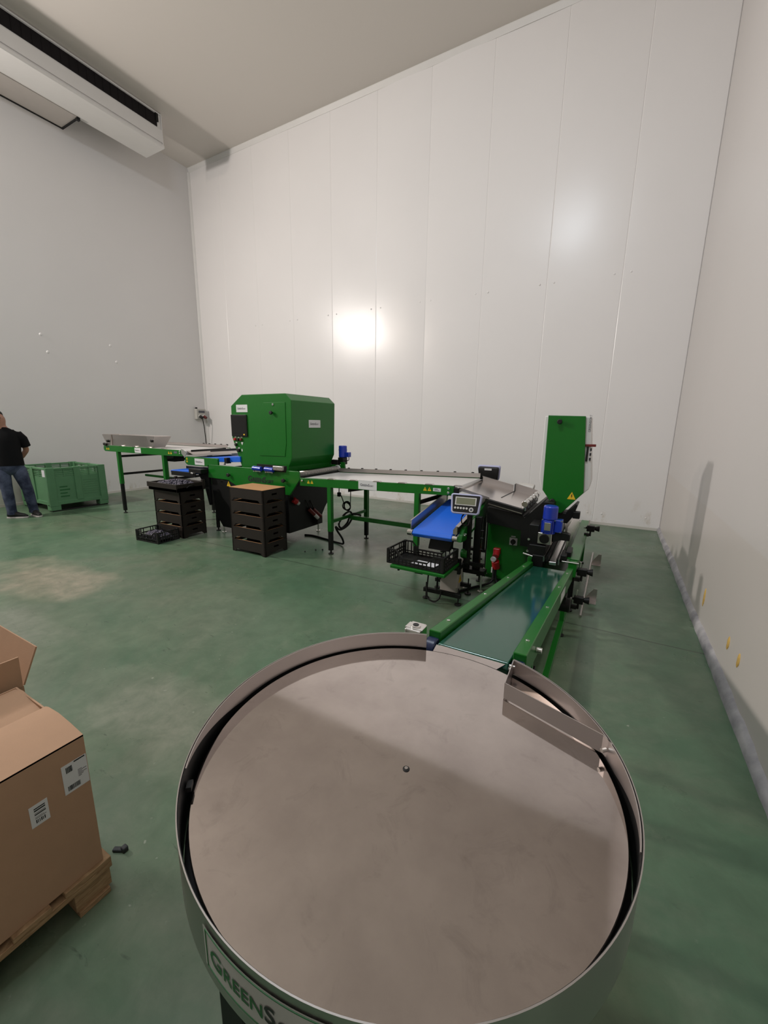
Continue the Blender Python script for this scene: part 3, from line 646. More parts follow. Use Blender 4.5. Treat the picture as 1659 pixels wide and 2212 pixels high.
# sorting machine
sm = thing('sorting_machine', 'big green sorting machine with chamfered housing, touch screen and black lower hopper', 'sorting machine', (-4.5, 4.7, 0))
HY0, HY1 = 4.30, 5.28
prof = [(-4.765, 2.10), (-5.0, 1.945), (-5.015, 1.49), (-4.835, 1.04), (-3.92, 1.04), (-3.915, 1.115), (-3.855, 1.235), (-3.835, 2.01), (-3.94, 2.10)]
hs = part('housing', MB().prism(prof, 'y', HY0, HY1, 0.006), M['green'], sm)
dr = part('door', MB().prism([(-4.345, 1.985), (-3.94, 1.985), (-3.945, 1.43), (-3.975, 1.255), (-4.455, 1.245), (-4.46, 1.61), (-4.415, 1.85)], 'y', HY0-0.007, HY0+0.004, 0.003), M['green'], sm)
part('lock', MB().cyl((-4.16, HY0-0.006, 1.957), (-4.16, HY0-0.016, 1.957), 0.016, 16, bev=0.002), M['chrome'], dr)
part('knob', MB().cyl((-4.174, HY0-0.006, 1.846), (-4.174, HY0-0.035, 1.846), 0.012, 12).cyl((-4.174, HY0-0.03, 1.846), (-4.174, HY0-0.055, 1.846), 0.026, 18, bev=0.006), M['black_plastic'], dr)
sc_ = part('touch_screen', MB().box(-5.0, -4.68, HY0-0.02, HY0+0.004, 1.508, 1.82, 0.006), M['screen'], sm)
part('screen_bezel', MB().box(-4.985, -4.695, HY0-0.0215, HY0-0.019, 1.555, 1.80, 0.001), M['screen'], sc_)
part('status_lamp', MB().box(-4.75, -4.72, HY0-0.024, HY0-0.019, 1.527, 1.546, 0.002), M['yellow'], sc_)
for x, z, m in ((-4.943, 1.465, 'red'), (-4.878, 1.462, 'black_plastic'), (-4.816, 1.465, 'red_dark'), (-4.928, 1.385, 'black_plastic'), (-4.883, 1.305, 'black_plastic')):
    b = part('push_button', MB().cyl((x, HY0, z), (x, HY0-0.03, z), 0.020 if z > 1.4 or z > 1.35 else 0.026, 16, bev=0.004), M[m], sm)
    part('button_tag', MB().box(x-0.018, x+0.018, HY0-0.002, HY0+0.001, z+0.025, z+0.042), M['label'], b)
part('notice_sticker', MB().prism([(-4.835, 1.425), (-4.785, 1.425), (-4.81, 1.38)], 'y', HY0-0.002, HY0), M['label'], sm)
part('notice_sticker', MB().box(-4.83, -4.81, HY0-0.002, HY0, 1.29, 1.325), M['label'], sm)
logo_label(sm, (-4.89, HY0-0.0005, 1.856), XF, ZF, 0.228, 0.105)
logo_label(sm, (-3.8425, 4.66, 1.65), (0, 1, 0), ZF, 0.265, 0.108)
for k in (-3.8435,):
    pass
bf = part('base_frame', MB().prism([(-5.47, 1.065), (-3.66, 1.075), (-3.645, 0.965), (-3.83, 0.735), (-3.95, 0.735), (-3.97, 0.80), (-4.88, 0.785), (-5.05, 0.855), (-5.49, 0.862)], 'y', F, F+0.03, 0.004), M['green'], sm)
part('base_frame', MB().prism([(-5.47, 1.065), (-3.66, 1.075), (-3.645, 0.965), (-3.83, 0.735), (-3.95, 0.735), (-3.97, 0.80), (-4.88, 0.785), (-5.05, 0.855), (-5.49, 0.862)], 'y', 5.28, 5.31, 0.004), M['green'], sm)
part('inner_deck', MB().box(-5.46, -3.72, F+0.03, 5.28, 0.86, 1.0, 0.004), M['black_metal'], sm)
mb = MB(); mb.text([(s, 0.080*k) for s, k in NAME_L], (-4.617, F-0.0005, 0.874), (1, 0, 0), ZF, lift=0.002, bold=0.05); part('lettering', mb, M['ink'], bf, 'black maker lettering on green frame')
for x in (-5.0, -3.907): part('frame_knob', MB().cyl((x, F, 0.937), (x, F-0.03, 0.937), 0.013, 12).cyl((x, F-0.025, 0.937), (x, F-0.05, 0.937), 0.028, 18, bev=0.006), M['black_plastic'], bf)
lh = part('lower_hopper', MB().prism([(4.25, 0.87), (5.28, 0.87), (5.27, 0.60), (5.09, 0.43), (4.90, 0.17), (4.25, 0.17)], 'x', -5.30, -3.90, 0.006)
          .prism([(-5.45, 0.865), (-4.90, 0.865), (-4.90, 0.10), (-5.25, 0.10), (-5.40, 0.30)], 'y', 4.215, 4.27, 0.004), M['black_metal'], sm)
part('hopper_bolt', MB().cyl((-5.213, 4.215, 0.83), (-5.213, 4.203, 0.83), 0.014, 8), M['chrome'], lh)
warn_label(sm, (-5.10, 4.2145, 0.758), XF, ZF, 0.085)
for x, y in ((-5.26, 4.24), (-4.05, 4.30), (-5.26, 5.1), (-4.06, 5.10)):
    part('foot', MB().cyl((x, y, 0), (x, y, 0.012), 0.034, 20).cyl((x, y, 0.01), (x, y, 0.30), 0.012, 12), M['chrome'], sm)
leg_part(sm, -5.43, 4.27, 0.87, 0.80, 0.025)
mo = thing('_', '', '', (0, 0, 0)) if False else None
mw = part('roller_well', MB().box(-4.42, -3.88, F-0.006, F+0.02, 1.05, 1.135), M['black_metal'], sm)
for x0, x1 in ((-4.47, -4.31), (-4.24, -4.08)):
    dx = part('small_roller', MB().cyl((x0, F-0.03, 1.075), (x1, F-0.03, 1.07), 0.033, 20, bev=0.004), M['blue_motor'], sm)
    part('roller_cap', MB().cyl((x0+0.02, F-0.045, 1.034), (x0+0.02, F-0.025, 1.034), 0.010, 10).cyl((x1-0.015, F-0.045, 1.034), (x1-0.015, F-0.025, 1.034), 0.010, 10).box(x0+0.012, x1-0.007, F-0.032, F-0.02, 1.028, 1.04), M['chrome'], dx)
part('gear_unit', MB().box(-4.075, -3.90, F-0.05, F, 1.072, 1.13, 0.004).cyl((-4.02, F-0.05, 1.10), (-4.02, F-0.056, 1.10), 0.012, 12), M['sheet'], sm)
# spiral roller at the outlet
mb = MB(); sp_ = part('spiral_roller', MB().cyl((-3.745, F+0.05, 1.02), (-3.745, B+0.05, 1.03), 0.030, 18), M['black_metal'], sm)
hel = [(-3.745+0.036*math.cos(a), F+0.06+(B-F-0.02)*i/720, 1.02+0.01*i/720+0.036*math.sin(a)) for i, a in [(i, i*PI/9) for i in range(721)]]
part('helix', MB().tube(hel, 0.006, 6), M['steel'], sp_)
part('roller_collar', MB().cyl((-3.745, F+0.035, 1.02), (-3.745, F+0.06, 1.02), 0.05, 18), M['white_plastic'], sp_)
part('roller_collar', MB().cyl((-3.745, B+0.04, 1.03), (-3.745, B+0.065, 1.03), 0.05, 18), M['white_plastic'], sp_)
# rear drive motor
rm = part('drive_motor', MB().cyl((-3.745, 5.36, 1.19), (-3.745, 5.36, 1.375), 0.066, 24, bev=0.012).cyl((-3.745, 5.36, 1.30), (-3.745, 5.36, 1.315), 0.069, 24), M['blue_motor'], sm)
part('terminal_box', MB().box(-3.68, -3.615, 5.32, 5.40, 1.20, 1.275, 0.006), M['blue_motor'], rm)
part('gearbox', MB().box(-3.80, -3.70, 5.30, 5.42, 1.08, 1.19, 0.006).box(-3.93, -3.80, 5.29, 5.36, 1.06, 1.15, 0.006), M['black_metal'], rm)
part('motor_cable', MB().tube(smooth_pts([(-3.63, 5.36, 1.2), (-3.635, 5.36, 1.15), (-3.68, 5.36, 1.14), (-3.72, 5.36, 1.13)]), 0.006, 8), M['rubber'], rm)
part('motor_bracket', MB().box(-3.74, -3.66, 5.285, 5.31, 0.95, 1.12, 0.004), M['green'], sm)
# inlet belt deck on the left of the housing
part('inlet_rail', MB().prism([(-6.03, 1.155), (-5.98, 1.165), (-5.27, 1.168), (-5.25, 1.16), (-5.25, 1.065), (-5.47, 1.06), (-5.50, 1.03), (-5.97, 1.03), (-6.03, 1.06)], 'y', F, F+0.03, 0.003), M['green'], sm)
part('inlet_rail', MB().box(-6.03, -5.0, B-0.03, B, 1.04, 1.165, 0.003), M['green'], sm)
part('inlet_belt', MB().prism([(-6.0, 1.150), (-5.4, 1.175), (-4.85, 1.215), (-4.85, 1.13), (-5.08, 1.115), (-6.0, 1.08)], 'y', F+0.08, B-0.04, 0.004), M['blue_belt'], sm)
part('inlet_sheet', MB().quad([(-6.06, F+0.04, 1.185), (-5.55, F+0.06, 1.195), (-5.30, B-0.05, 1.225), (-6.02, B-0.05, 1.235)], 0.003), M['sheet'], sm)
part('brush_strip', MB().bar((-5.93, F+0.05, 1.252), (-5.55, 4.62, 1.285), 0.02, 0.032, 0.003).bar((-5.72, F+0.25, 1.255), (-5.12, 4.80, 1.30), 0.02, 0.036, 0.003), M['brush'], sm)
part('belt_bracket', MB().box(-5.13, -5.07, F+0.02, F+0.10, 1.10, 1.185, 0.004), M['black_metal'], sm)
part('inlet_bolt', MB().cyl((-5.11, F+0.02, 1.09), (-5.11, F-0.005, 1.09), 0.012, 8), M['chrome'], sm)
logo_label(sm, (-5.79, F-0.0005, 1.045), XF, ZF, 0.228, 0.10)
for z in (1.075, 1.118): warn_label(sm, (-6.00, F-0.0005, z), XF, ZF, 0.04)
# reject belt with arm
rj = part('reject_belt', MB().prism([(-6.24, 0.945), (-5.70, 0.965), (-5.70, 0.90), (-6.22, 0.885), (-6.26, 0.915)], 'y', F-0.12, F+0.16, 0.006), M['blue_belt'], sm)
part('belt_frame', MB().box(-6.22, -5.62, F-0.135, F-0.12, 0.865, 0.935, 0.003).box(-6.25, -5.55, F+0.16, F+0.175, 0.90, 0.985, 0.003).box(-5.78, -5.49, F-0.13, F+0.15, 0.93, 0.995, 0.004), M['black_metal'], rj)
part('belt_roller', MB().cyl((-5.72, F-0.125, 0.925), (-5.66, F-0.135, 0.915), 0.018, 14), M['chrome'], rj)
part('support_arm', MB().prism([(-5.76, 0.94), (-5.49, 0.98), (-5.49, 0.42), (-5.52, 0.42), (-5.60, 0.72)], 'y', F+0.0, F+0.05, 0.004), M['black_metal'], rj)
for x in (-5.68, -5.63, -5.58): part('arm_bolt', MB().cyl((x, F, 0.945), (x, F-0.008, 0.945), 0.008, 8), M['chrome'], rj)
# red connectors hanging on the black hopper
for n_, (p0, p1, m) in enumerate((((-3.885, 4.33, 0.65), (-3.86, 4.42, 0.58), 'red'), ((-3.885, 4.66, 0.46), (-3.82, 4.80, 0.30), 'red_dark'), ((-3.885, 4.76, 0.44), (-3.83, 4.88, 0.31), 'red_dark'))):
    p0, p1 = Vector(p0), Vector(p1); d = (p1-p0)
    pl = part('power_connector', MB().cyl(p0, p0+d*0.62, 0.042 if n_ == 0 else 0.03, 16, bev=0.004), M[m], sm)
    part('connector_ring', MB().cyl(p0+d*0.6, p1, 0.028, 16, bev=0.003), M['white_plastic'] if n_ < 2 else M['red_dark'], pl)
    part('connector_lead', MB().tube(smooth_pts([p0, p0+Vector((0.01, -0.02, 0.06)), p0+Vector((-0.01, -0.05, 0.14))]), 0.008, 8), M['rubber'], pl)
part('connector_box', MB().box(-3.90, -3.83, 4.80, 4.92, 0.20, 0.34, 0.006), M['black_plastic'], sm)

# infeed belt with hopper
inf = thing('infeed_conveyor', 'green framed infeed belt with steel hopper at far left of line', 'conveyor', (-7.2, 4.68, 0))
ix0, ix1 = -8.42, -6.08
IZ0, IZ1 = 1.152, 1.262
part('side_rail', MB().prism([(ix0+0.03, IZ1), (ix1, IZ1-0.005), (ix1, IZ0+0.01), (ix1-0.35, IZ0), (ix0+0.03, IZ0), (ix0, IZ0+0.03), (ix0, IZ1-0.03)], 'y', F, F+0.035, 0.004), M['green'], inf)
part('side_rail', MB().box(ix0, ix1, B-0.035, B, IZ0, IZ1, 0.004), M['green'], inf)
part('belt', MB().prism([(ix0+0.03, IZ1-0.008), (ix1+0.03, IZ1-0.008), (ix1+0.06, IZ1-0.04), (ix1+0.03, IZ1-0.07), (ix0+0.03, IZ1-0.07), (ix0+0.0, IZ1-0.04)], 'y', F+0.04, B-0.04, 0.004), M['white_belt'], inf)
gs2 = part('guard_strip', MB().box(-6.85, ix1-0.02+0.75*0, B-0.05, B-0.046, IZ1, IZ1+0.05).box(ix0+0.1, -6.85, B-0.05, B-0.046, IZ1, IZ1+0.05), M['sheet'], inf)
for k in range(5):
    x = -6.78+0.16*k; part('strip_knob', MB().box(x, x+0.03, B-0.046, B-0.02, IZ1+0.036, IZ1+0.062, 0.004), M['black_plastic'], gs2)
for k in range(4):
    x = -7.9+0.42*k; part('edge_clip', MB().prism([(x, IZ1), (x+0.02, IZ1+0.012), (x+0.10, IZ1+0.014), (x+0.12, IZ1+0.003)], 'y', F-0.004, F+0.04, 0.001), M['sheet'], inf)
HB = F+0.30
hp = part('hopper', MB().quad([(-8.17, F+0.03, 1.265), (-6.93, F+0.03, 1.265), (-6.86, F+0.01, 1.462), (-8.12, F+0.01, 1.462)], 0.004)
          .quad([(-8.17, HB-0.06, 1.265), (-6.93, HB-0.06, 1.265), (-6.80, HB, 1.462), (-8.40, HB, 1.462)], 0.004)
          .quad([(-8.22, F+0.02, 1.265), (-8.22, HB-0.05, 1.265), (-8.405, HB, 1.462), (-8.405, F+0.004, 1.462)], 0.004)
          .quad([(-6.92, F+0.02, 1.265), (-6.92, HB-0.05, 1.265), (-6.785, HB, 1.462), (-6.785, F+0.004, 1.462)], 0.004)
          .quad([(-8.27, F+0.0, 1.268), (-8.17, F+0.0, 1.268), (-8.10, F+0.0, 1.462), (-8.41, F+0.0, 1.462)], 0.004)
          .quad([(-6.95, F+0.0, 1.30), (-6.86, F+0.0, 1.27), (-6.78, F+0.0, 1.462), (-7.02, F+0.0, 1.462)], 0.004), M['sheet'], inf)
for x, z in ((-8.20, 1.345), (-8.33, 1.285), (-6.84, 1.385), (-8.28, 1.28)): part('clamp_knob', MB().cyl((x, F-0.004, z), (x, F-0.04, z), 0.024, 14, bev=0.004), M['black_plastic'], hp)
for x in (-7.99, -6.62):
    leg_part(inf, x, F+0.03, IZ0+0.01, 0.56); leg_part(inf, x, B-0.03, IZ0+0.01, 0.56)
    part('cross_brace', MB().box(x-0.018, x+0.018, F+0.06, B-0.06, 0.72, 0.76, 0.004).box(x-0.018, x+0.018, F+0.06, B-0.06, 1.05, 1.09, 0.004), M['black_metal'], inf)
part('stretcher', MB().box(-7.97, -6.64, 4.66, 4.70, 0.66, 0.70, 0.004), M['green'], inf)
part('drive_box', MB().box(-6.82, -6.62, 4.4, 4.6, 1.03, 1.15, 0.006), M['black_metal'], inf)
part('end_plate', MB().prism([(-6.11, 1.285), (-6.05, 1.275), (-5.98, 1.20), (-6.03, 1.15), (-6.10, 1.20)], 'y', F-0.006, F+0.0, 0.002), M['chrome'], inf)
part('discharge_sheet', MB().quad([(-6.04, F+0.04, 1.25), (-6.04, B-0.05, 1.25), (-5.90, B-0.05, 1.195), (-5.90, F+0.06, 1.195)], 0.003), M['sheet'], inf)
for z in (1.205, 1.238): part('adjusting_bolt', MB().cyl((-6.14, F, z), (-6.14, F-0.016, z), 0.013, 8, bev=0.003), M['chrome'], inf)
part('type_plate', MB().box(-6.30, -6.22, F-0.002, F, 1.20, 1.235), M['ink_grey'], inf)
logo_label(inf, (-7.41, F-0.0005, 1.165), XF, ZF, 0.185, 0.085)
for x in (-8.33, -8.27, -6.46, -6.40): warn_label(inf, (x, F-0.0005, 1.185), XF, ZF, 0.046)

# ---------------------------------------------------------------- trays, crates
def make_tray(loc, label, group):
    """black stacking tray 0.60 x 0.41, open slots between corner legs, hand hole in the short ends"""
    x, y, z = loc; t = thing('stacking_tray', label, 'tray', loc, group)
    L, Wd, H, th = 0.605, 0.41, 0.174, 0.008
    def shell(mb, u0, u1, a, b, axis):
        W = u1-u0; s = 0.085*(1 if W > 0.5 else 0.9)
        out = [(u0, z+0.002), (u0+s*0.55, z+0.002), (u0+s, z+0.042), (u1-s, z+0.042), (u1-s*0.55, z+0.002), (u1, z+0.002), (u1, z+H-0.001), (u0, z+H-0.001)]
        return mb.prism(out, axis, a, b)
    w = MB(); shell(w, x-L/2, x+L/2, y-Wd/2, y-Wd/2+th, 'y'); shell(w, x-L/2, x+L/2, y+Wd/2-th, y+Wd/2, 'y')
    for sx in (-1, 1):                                    # short ends: built around the hand hole
        xa, xb = (x+sx*(L/2), x+sx*(L/2-th)); xa, xb = min(xa, xb), max(xa, xb)
        for poly in ([(y-Wd/2, z+0.002), (y-Wd/2+0.05, z+0.002), (y-Wd/2+0.09, z+0.042), (y-0.045, z+0.042), (y-0.045, z+H-0.001), (y-Wd/2, z+H-0.001)],
                     [(y+Wd/2, z+0.002), (y+Wd/2, z+H-0.001), (y+0.045, z+H-0.001), (y+0.045, z+0.042), (y+Wd/2-0.09, z+0.042), (y+Wd/2-0.05, z+0.002)],
                     [(y-0.045, z+0.042), (y+0.045, z+0.042), (y+0.045, z+0.095), (y-0.045, z+0.095)], [(y-0.045, z+0.120), (y+0.045, z+0.120), (y+0.045, z+H-0.001), (y-0.045, z+H-0.001)]):
            w.prism(poly, 'x', xa, xb)
    for sx in (-1, 1):
        for sy in (-1, 1): w.box(x+sx*(L/2-0.012)-0.012, x+sx*(L/2-0.012)+0.012, y+sy*(Wd/2-0.012)-0.012, y+sy*(Wd/2-0.012)+0.012, z+0.001, z+H-0.003, 0.003)
    part('tray_wall', w, M['tray_plastic'], t)
    part('tray_floor', MB().box(x-L/2+th, x+L/2-th, y-Wd/2+th, y+Wd/2-th, z+0.044, z+0.052), M['tray_plastic'], t)
    rim = MB()
    for a, b, c, d in ((-L/2+0.010, L/2-0.010, -Wd/2+0.010, -Wd/2+0.030), (-L/2+0.010, L/2-0.010, Wd/2-0.030, Wd/2-0.010), (-L/2+0.010, -L/2+0.03, -Wd/2+0.02, Wd/2-0.02), (L/2-0.03, L/2-0.010, -Wd/2+0.02, Wd/2-0.02)): rim.box(x+a, x+b, y+c, y+d, z+H-0.010, z+H-0.004)
    part('board_rim', rim, M['carton_in'], t, 'brown cardboard edge')
    return t
def stack(loc, rz, n, labels, group, src=None):
    out = []
    for k in range(n):
        l = (loc[0], loc[1], k*0.1745)
        if src is None: o = make_tray(l, labels[k], group); src = o
        else: o = copy_tree(src, None, l); o['label'] = labels[k]; o['group'] = group
        o.rotation_euler = (0, 0, rz); out.append(o)
    return out
ordn = ['bottom', 'second', 'third', 'fourth', 'top']
sB = stack((-4.085, 3.86), 0.0, 5, ['black tray, %s from the floor in stack with cardboard lid by machine lettering' % w if w not in ('bottom', 'top') else 'black tray at %s of stack with cardboard lid by machine lettering' % w for w in ordn], 'trays stacked under the cardboard sheet')
sA = stack((-5.76, 3.86), 0.04, 4, ['black tray at floor level of stack beside the grape crates', 'black tray, second from the floor of stack beside the grape crates', 'black tray, third from the floor of stack beside the grape crates', 'black tray directly under the filled tray holding dark grapes'], 'trays stacked under the filled grape tray', sB[0])
tag(MB().box(-4.388, -3.782, 3.655, 4.065, 0.8735, 0.8775, 0.001).build('cardboard_sheet', M['carton_in'], loc=(-4.085, 3.86, 0.8735)), 'flat brown cardboard sheet on top of the nearer tray stack', 'cardboard')

def grapes(cx, cy, z, rx, ry, n, hmax):
    """one heap of bunches: many small berries"""
    mb = MB(); r = random.Random(int(abs(cx*100)))
    for _ in range(n):
        a, q = r.random()*2*PI, math.sqrt(r.random()); x, y = cx+rx*q*math.cos(a)*1.1, cy+ry*q*math.sin(a)*1.1
        x = max(cx-rx, min(cx+rx, x)); y = max(cy-ry, min(cy+ry, y))
        mb.sphere((x, y, z+hmax*(1-q*q*0.7)*(0.45+0.55*r.random())), 0.011+0.004*r.random(), n=8)
    mb.box(cx-rx, cx+rx, cy-ry, cy+ry, z-0.004, z+0.012); return mb
# filled tray on top of the left stack
ft = thing('filled_tray', 'wide black tray filled with dark grapes topping the left tray stack', 'tray', (-5.78, 3.85, 0.698))
w = MB(); X0, X1, Y0, Y1, Z0 = -6.13, -5.45, 3.62, 4.08, 0.699
for a, b, c, d in ((X0, X1, Y0, Y0+0.012), (X0, X1, Y1-0.012, Y1), (X0, X0+0.012, Y0, Y1), (X1-0.012, X1, Y0, Y1)): w.box(a, b, c, d, Z0, Z0+0.115, 0.003)
w.box(X0-0.015, X1+0.015, Y0-0.015, Y0+0.008, Z0+0.045, Z0+0.12, 0.004).box(X0-0.015, X1+0.015, Y1-0.008, Y1+0.015, Z0+0.045, Z0+0.12, 0.004)
part('tray_wall', w, M['tray_plastic'], ft); part('tray_floor', MB().box(X0, X1, Y0, Y1, Z0, Z0+0.060), M['tray_plastic'], ft)
for x in (X0-0.01, X1-0.03): part('corner_post', MB().box(x, x+0.04, Y1-0.03, Y1+0.012, Z0, Z0+0.15, 0.004), M['tray_plastic'], ft)
part('end_grip', MB().tube(smooth_pts([(X1+0.002, 3.78, Z0+0.05), (X1+0.012, 3.82, Z0+0.08), (X1+0.012, 3.88, Z0+0.085), (X1+0.002, 3.92, Z0+0.06)]), 0.006, 8), M['black_plastic'], ft)
tag(grapes(-5.80, 3.85, 0.765, 0.30, 0.20, 520, 0.075).build('grape_heap', M['grape'], loc=(-5.80, 3.85, 0.765)), 'heap of dark blue grapes in the tray topping left stack', 'grapes', kind='stuff')

def vent_crate(name, label, cx, cy, z, L, Wd, rz, hi, lo, m, dip=True, group=None):
    """perforated fruit crate: slatted walls; long sides dip in the middle when dip"""
    t = thing(name, label, 'crate', (cx, cy, z), group); w = MB(); th = 0.008
    def side(x0, x1, yy, sgn):
        n = 14; dx = (x1-x0)/n; y0, y1 = (yy, yy+th*sgn); y0, y1 = min(y0, y1), max(y0, y1)
        def top(u):
            if not dip: return hi
            e = min(u, 1-u); return hi if e < 0.16 else (lo if e > 0.28 else hi+(lo-hi)*(e-0.16)/0.12)
        for k in range(n+1):
            x = x0+dx*k; tp = top(k/n); w.box(x-0.005, x+0.005, y0, y1, z+0.006, z+tp-0.004)
        us = [0, .16, .28, .72, .84, 1] if dip else [0, 1]
        w.prism([(x0+(x1-x0)*u, z+top(u)) for u in us]+[(x0+(x1-x0)*u, z+top(u)-0.014) for u in us[::-1]], 'y', y0-0.003, y1+0.003)
        w.box(x0, x1, y0, y1, z+0.002, z+0.02)
        w.box(x0, x1, y0, y1, z+lo*0.42, z+lo*0.42+0.012)
    side(cx-L/2, cx+L/2, cy-Wd/2, 1); side(cx-L/2, cx+L/2, cy+Wd/2, -1)
    for sx in (-1, 1):
        xa, xb = cx+sx*L/2, cx+sx*(L/2-th); xa, xb = min(xa, xb), max(xa, xb); n = 9
        for k in range(n+1):
            y = cy-Wd/2+Wd*k/n; tp = hi*0.56 if k in (4, 5) else hi-0.004
            w.box(xa, xb, y-0.005, y+0.005, z+0.006, z+tp)
        for a in (0.002, hi*0.30, hi*0.52, hi-0.016): w.box(xa-0.002, xb+0.002, cy-Wd/2, cy+Wd/2, z+a, z+a+0.015)
    for sx in (-1, 1):
        for sy in (-1, 1): w.box(cx+sx*(L/2-0.01)-0.013, cx+sx*(L/2-0.01)+0.013, cy+sy*(Wd/2-0.01)-0.013, cy+sy*(Wd/2-0.01)+0.013, z+0.001, z+hi, 0.003)
    part('crate_wall', w, M[m], t)
    b = MB()
    for k in range(14): b.box(cx-L/2+0.01, cx+L/2-0.01, cy-Wd/2+0.012+k*(Wd-0.024)/14, cy-Wd/2+0.012+(k+0.8)*(Wd-0.024)/14, z+0.004, z+0.010)
    for k in range(4): x = cx-L/2+0.01+k*(L-0.05)/3; b.box(x, x+0.03, cy-Wd/2, cy+Wd/2, z+0.001, z+0.006)
    part('crate_floor', b, M[m], t); t.rotation_euler = (0, 0, rz); return t
vent_crate('vented_crate', 'black vented crate of grapes on floor in front of left stack', -5.74, 3.45, 0.0, 0.48, 0.34, 0.06, 0.165, 0.115, 'black_plastic')
tag(grapes(-5.73, 3.43, 0.045, 0.20, 0.135, 380, 0.095).build('grape_heap', M['grape'], loc=(-5.74, 3.43, 0.014)), 'heap of dark grapes in the black crate on the floor', 'grapes', kind='stuff')

# ---------------------------------------------------------------- green harvest bin
gb = thing('harvest_bin', 'large faded green plastic bin against left wall beside the person', 'bin', (-9.75, 4.0, 0))
BX0, BX1, BY0, BY1, BH = -10.36, -9.16, 3.52, 4.54, 0.83
w = MB(); th = 0.03
def bin_side(a0, a1, base, sgn, axis):
    """wall with two recessed panels between posts; a = along wall, base = outer plane"""
    def bx(u0, u1, d0, d1, z0, z1):
        p, q = sorted((base-sgn*d0, base-sgn*d1))
        if axis == 'y': w.box(p, q, u0, u1, z0, z1, 0.004)
        else: w.box(u0, u1, p, q, z0, z1, 0.004)
    Lw = a1-a0; m = (a0+a1)/2
    e = 0.0 if axis == 'y' else 0.004
    bx(a0+e, a0+0.13, e, 0.07+e, 0.10+e, BH-e); bx(a1-0.13, a1-e, e, 0.07+e, 0.10+e, BH-e); bx(m-0.055, m+0.055, 0.0, 0.06, 0.18, BH)
    bx(a0+0.10, a1-0.10, 0.022, 0.05, 0.12, 0.655)
    bx(a0+0.012, a1-0.012, 0.006, 0.05, 0.12, 0.19); bx(a0+0.012, a1-0.012, 0.006, 0.055, BH-0.04, BH-0.006)
    for k in range(4): bx(a0+0.12, a1-0.12, 0.018, 0.045, 0.665+0.033*k, 0.683+0.033*k)
    for c in ((a0+0.13+m-0.055)/2, (a1-0.13+m+0.055)/2): bx(c-0.008, c+0.008, 0.015, 0.05, 0.65, BH-0.02)
    for k in range(7): bx(a0+0.15, m-0.08, 0.016, 0.03, 0.40+0.033*k, 0.413+0.033*k) if axis == 'x' else bx(m+0.09, a1-0.16, 0.017, 0.03, 0.28+0.045*k, 0.288+0.045*k)
bin_side(BY0, BY1, BX1, 1, 'y'); bin_side(BY0, BY1, BX0, -1, 'y'); bin_side(BX0, BX1, BY0, -1, 'x'); bin_side(BX0, BX1, BY1, 1, 'x')
w.box(BX0+0.03, BX1-0.03, BY0+0.03, BY1-0.03, 0.12, 0.16)
part('bin_body', w, M['bin_green'], gb)
for x in (BX0, BX1-0.17):
    for y in (BY0, BY1-0.17): part('bin_foot', MB().box(x+0.004, x+0.166, y+0.004, y+0.166, 0.018, 0.13, 0.006), M['bin_green'], gb)
for x in (BX0, BX1-0.13): part('runner', MB().box(x+0.01, x+0.12, BY0+0.02, BY1-0.02, 0.0, 0.02, 0.004), M['black_plastic'], gb)
for k, s in enumerate(((0.018, 0.13), (0.022, 0.17), (0.020, 0.12), (0.020, 0.15))):
    part('stencil_line', MB().box(BX1-0.0205, BX1-0.017, BY0+0.19, BY0+0.19+s[1], 0.45-0.062*k, 0.45+s[0]-0.062*k), M['ink_green'], gb)
part('paper_tag', MB().box(BX1-0.16, BX1-0.05, BY0-0.003, BY0, 0.66, 0.79), M['paper'], gb)

# ---------------------------------------------------------------- person
PX, PY = -9.131, 2.995
pe = thing('person', 'person in black t-shirt and blue jeans standing with hands behind back', 'person', (PX, PY, 0))
def skin_body(verts, edges, radii, m, name, parent, sub=2):
    me = bpy.data.meshes.new(name); me.from_pydata([Vector(v)-Vector(OFF[parent.name]) for v in verts], edges, [])
    o = bpy.data.objects.new(name, me); COL.objects.link(o)
    sk = o.modifiers.new('skin', 'SKIN'); sk.use_smooth_shade = True
    for i, r in enumerate(radii):
        d = me.skin_vertices[0].data[i]; d.radius = r if isinstance(r, tuple) else (r, r); d.use_root = (i == 0)
    su = o.modifiers.new('sub', 'SUBSURF'); su.levels = su.render_levels = sub
    dg = bpy.context.evaluated_depsgraph_get(); nm = bpy.data.meshes.new_from_object(o.evaluated_get(dg))
    o.modifiers.clear(); o.data = nm; nm.materials.clear(); nm.materials.append(m)
    nm.polygons.foreach_set('use_smooth', [True]*len(nm.polygons)); o.parent = parent; OFF[o.name] = OFF[parent.name]; return o
V, E, Rr = [], [], []
def nd(p, r, par=None):
    V.append(p); Rr.append(r); i = len(V)-1
    if par is not None: E.append((par, i))
    return i
def P(x, y, z): return (PX+x, PY+y, z)
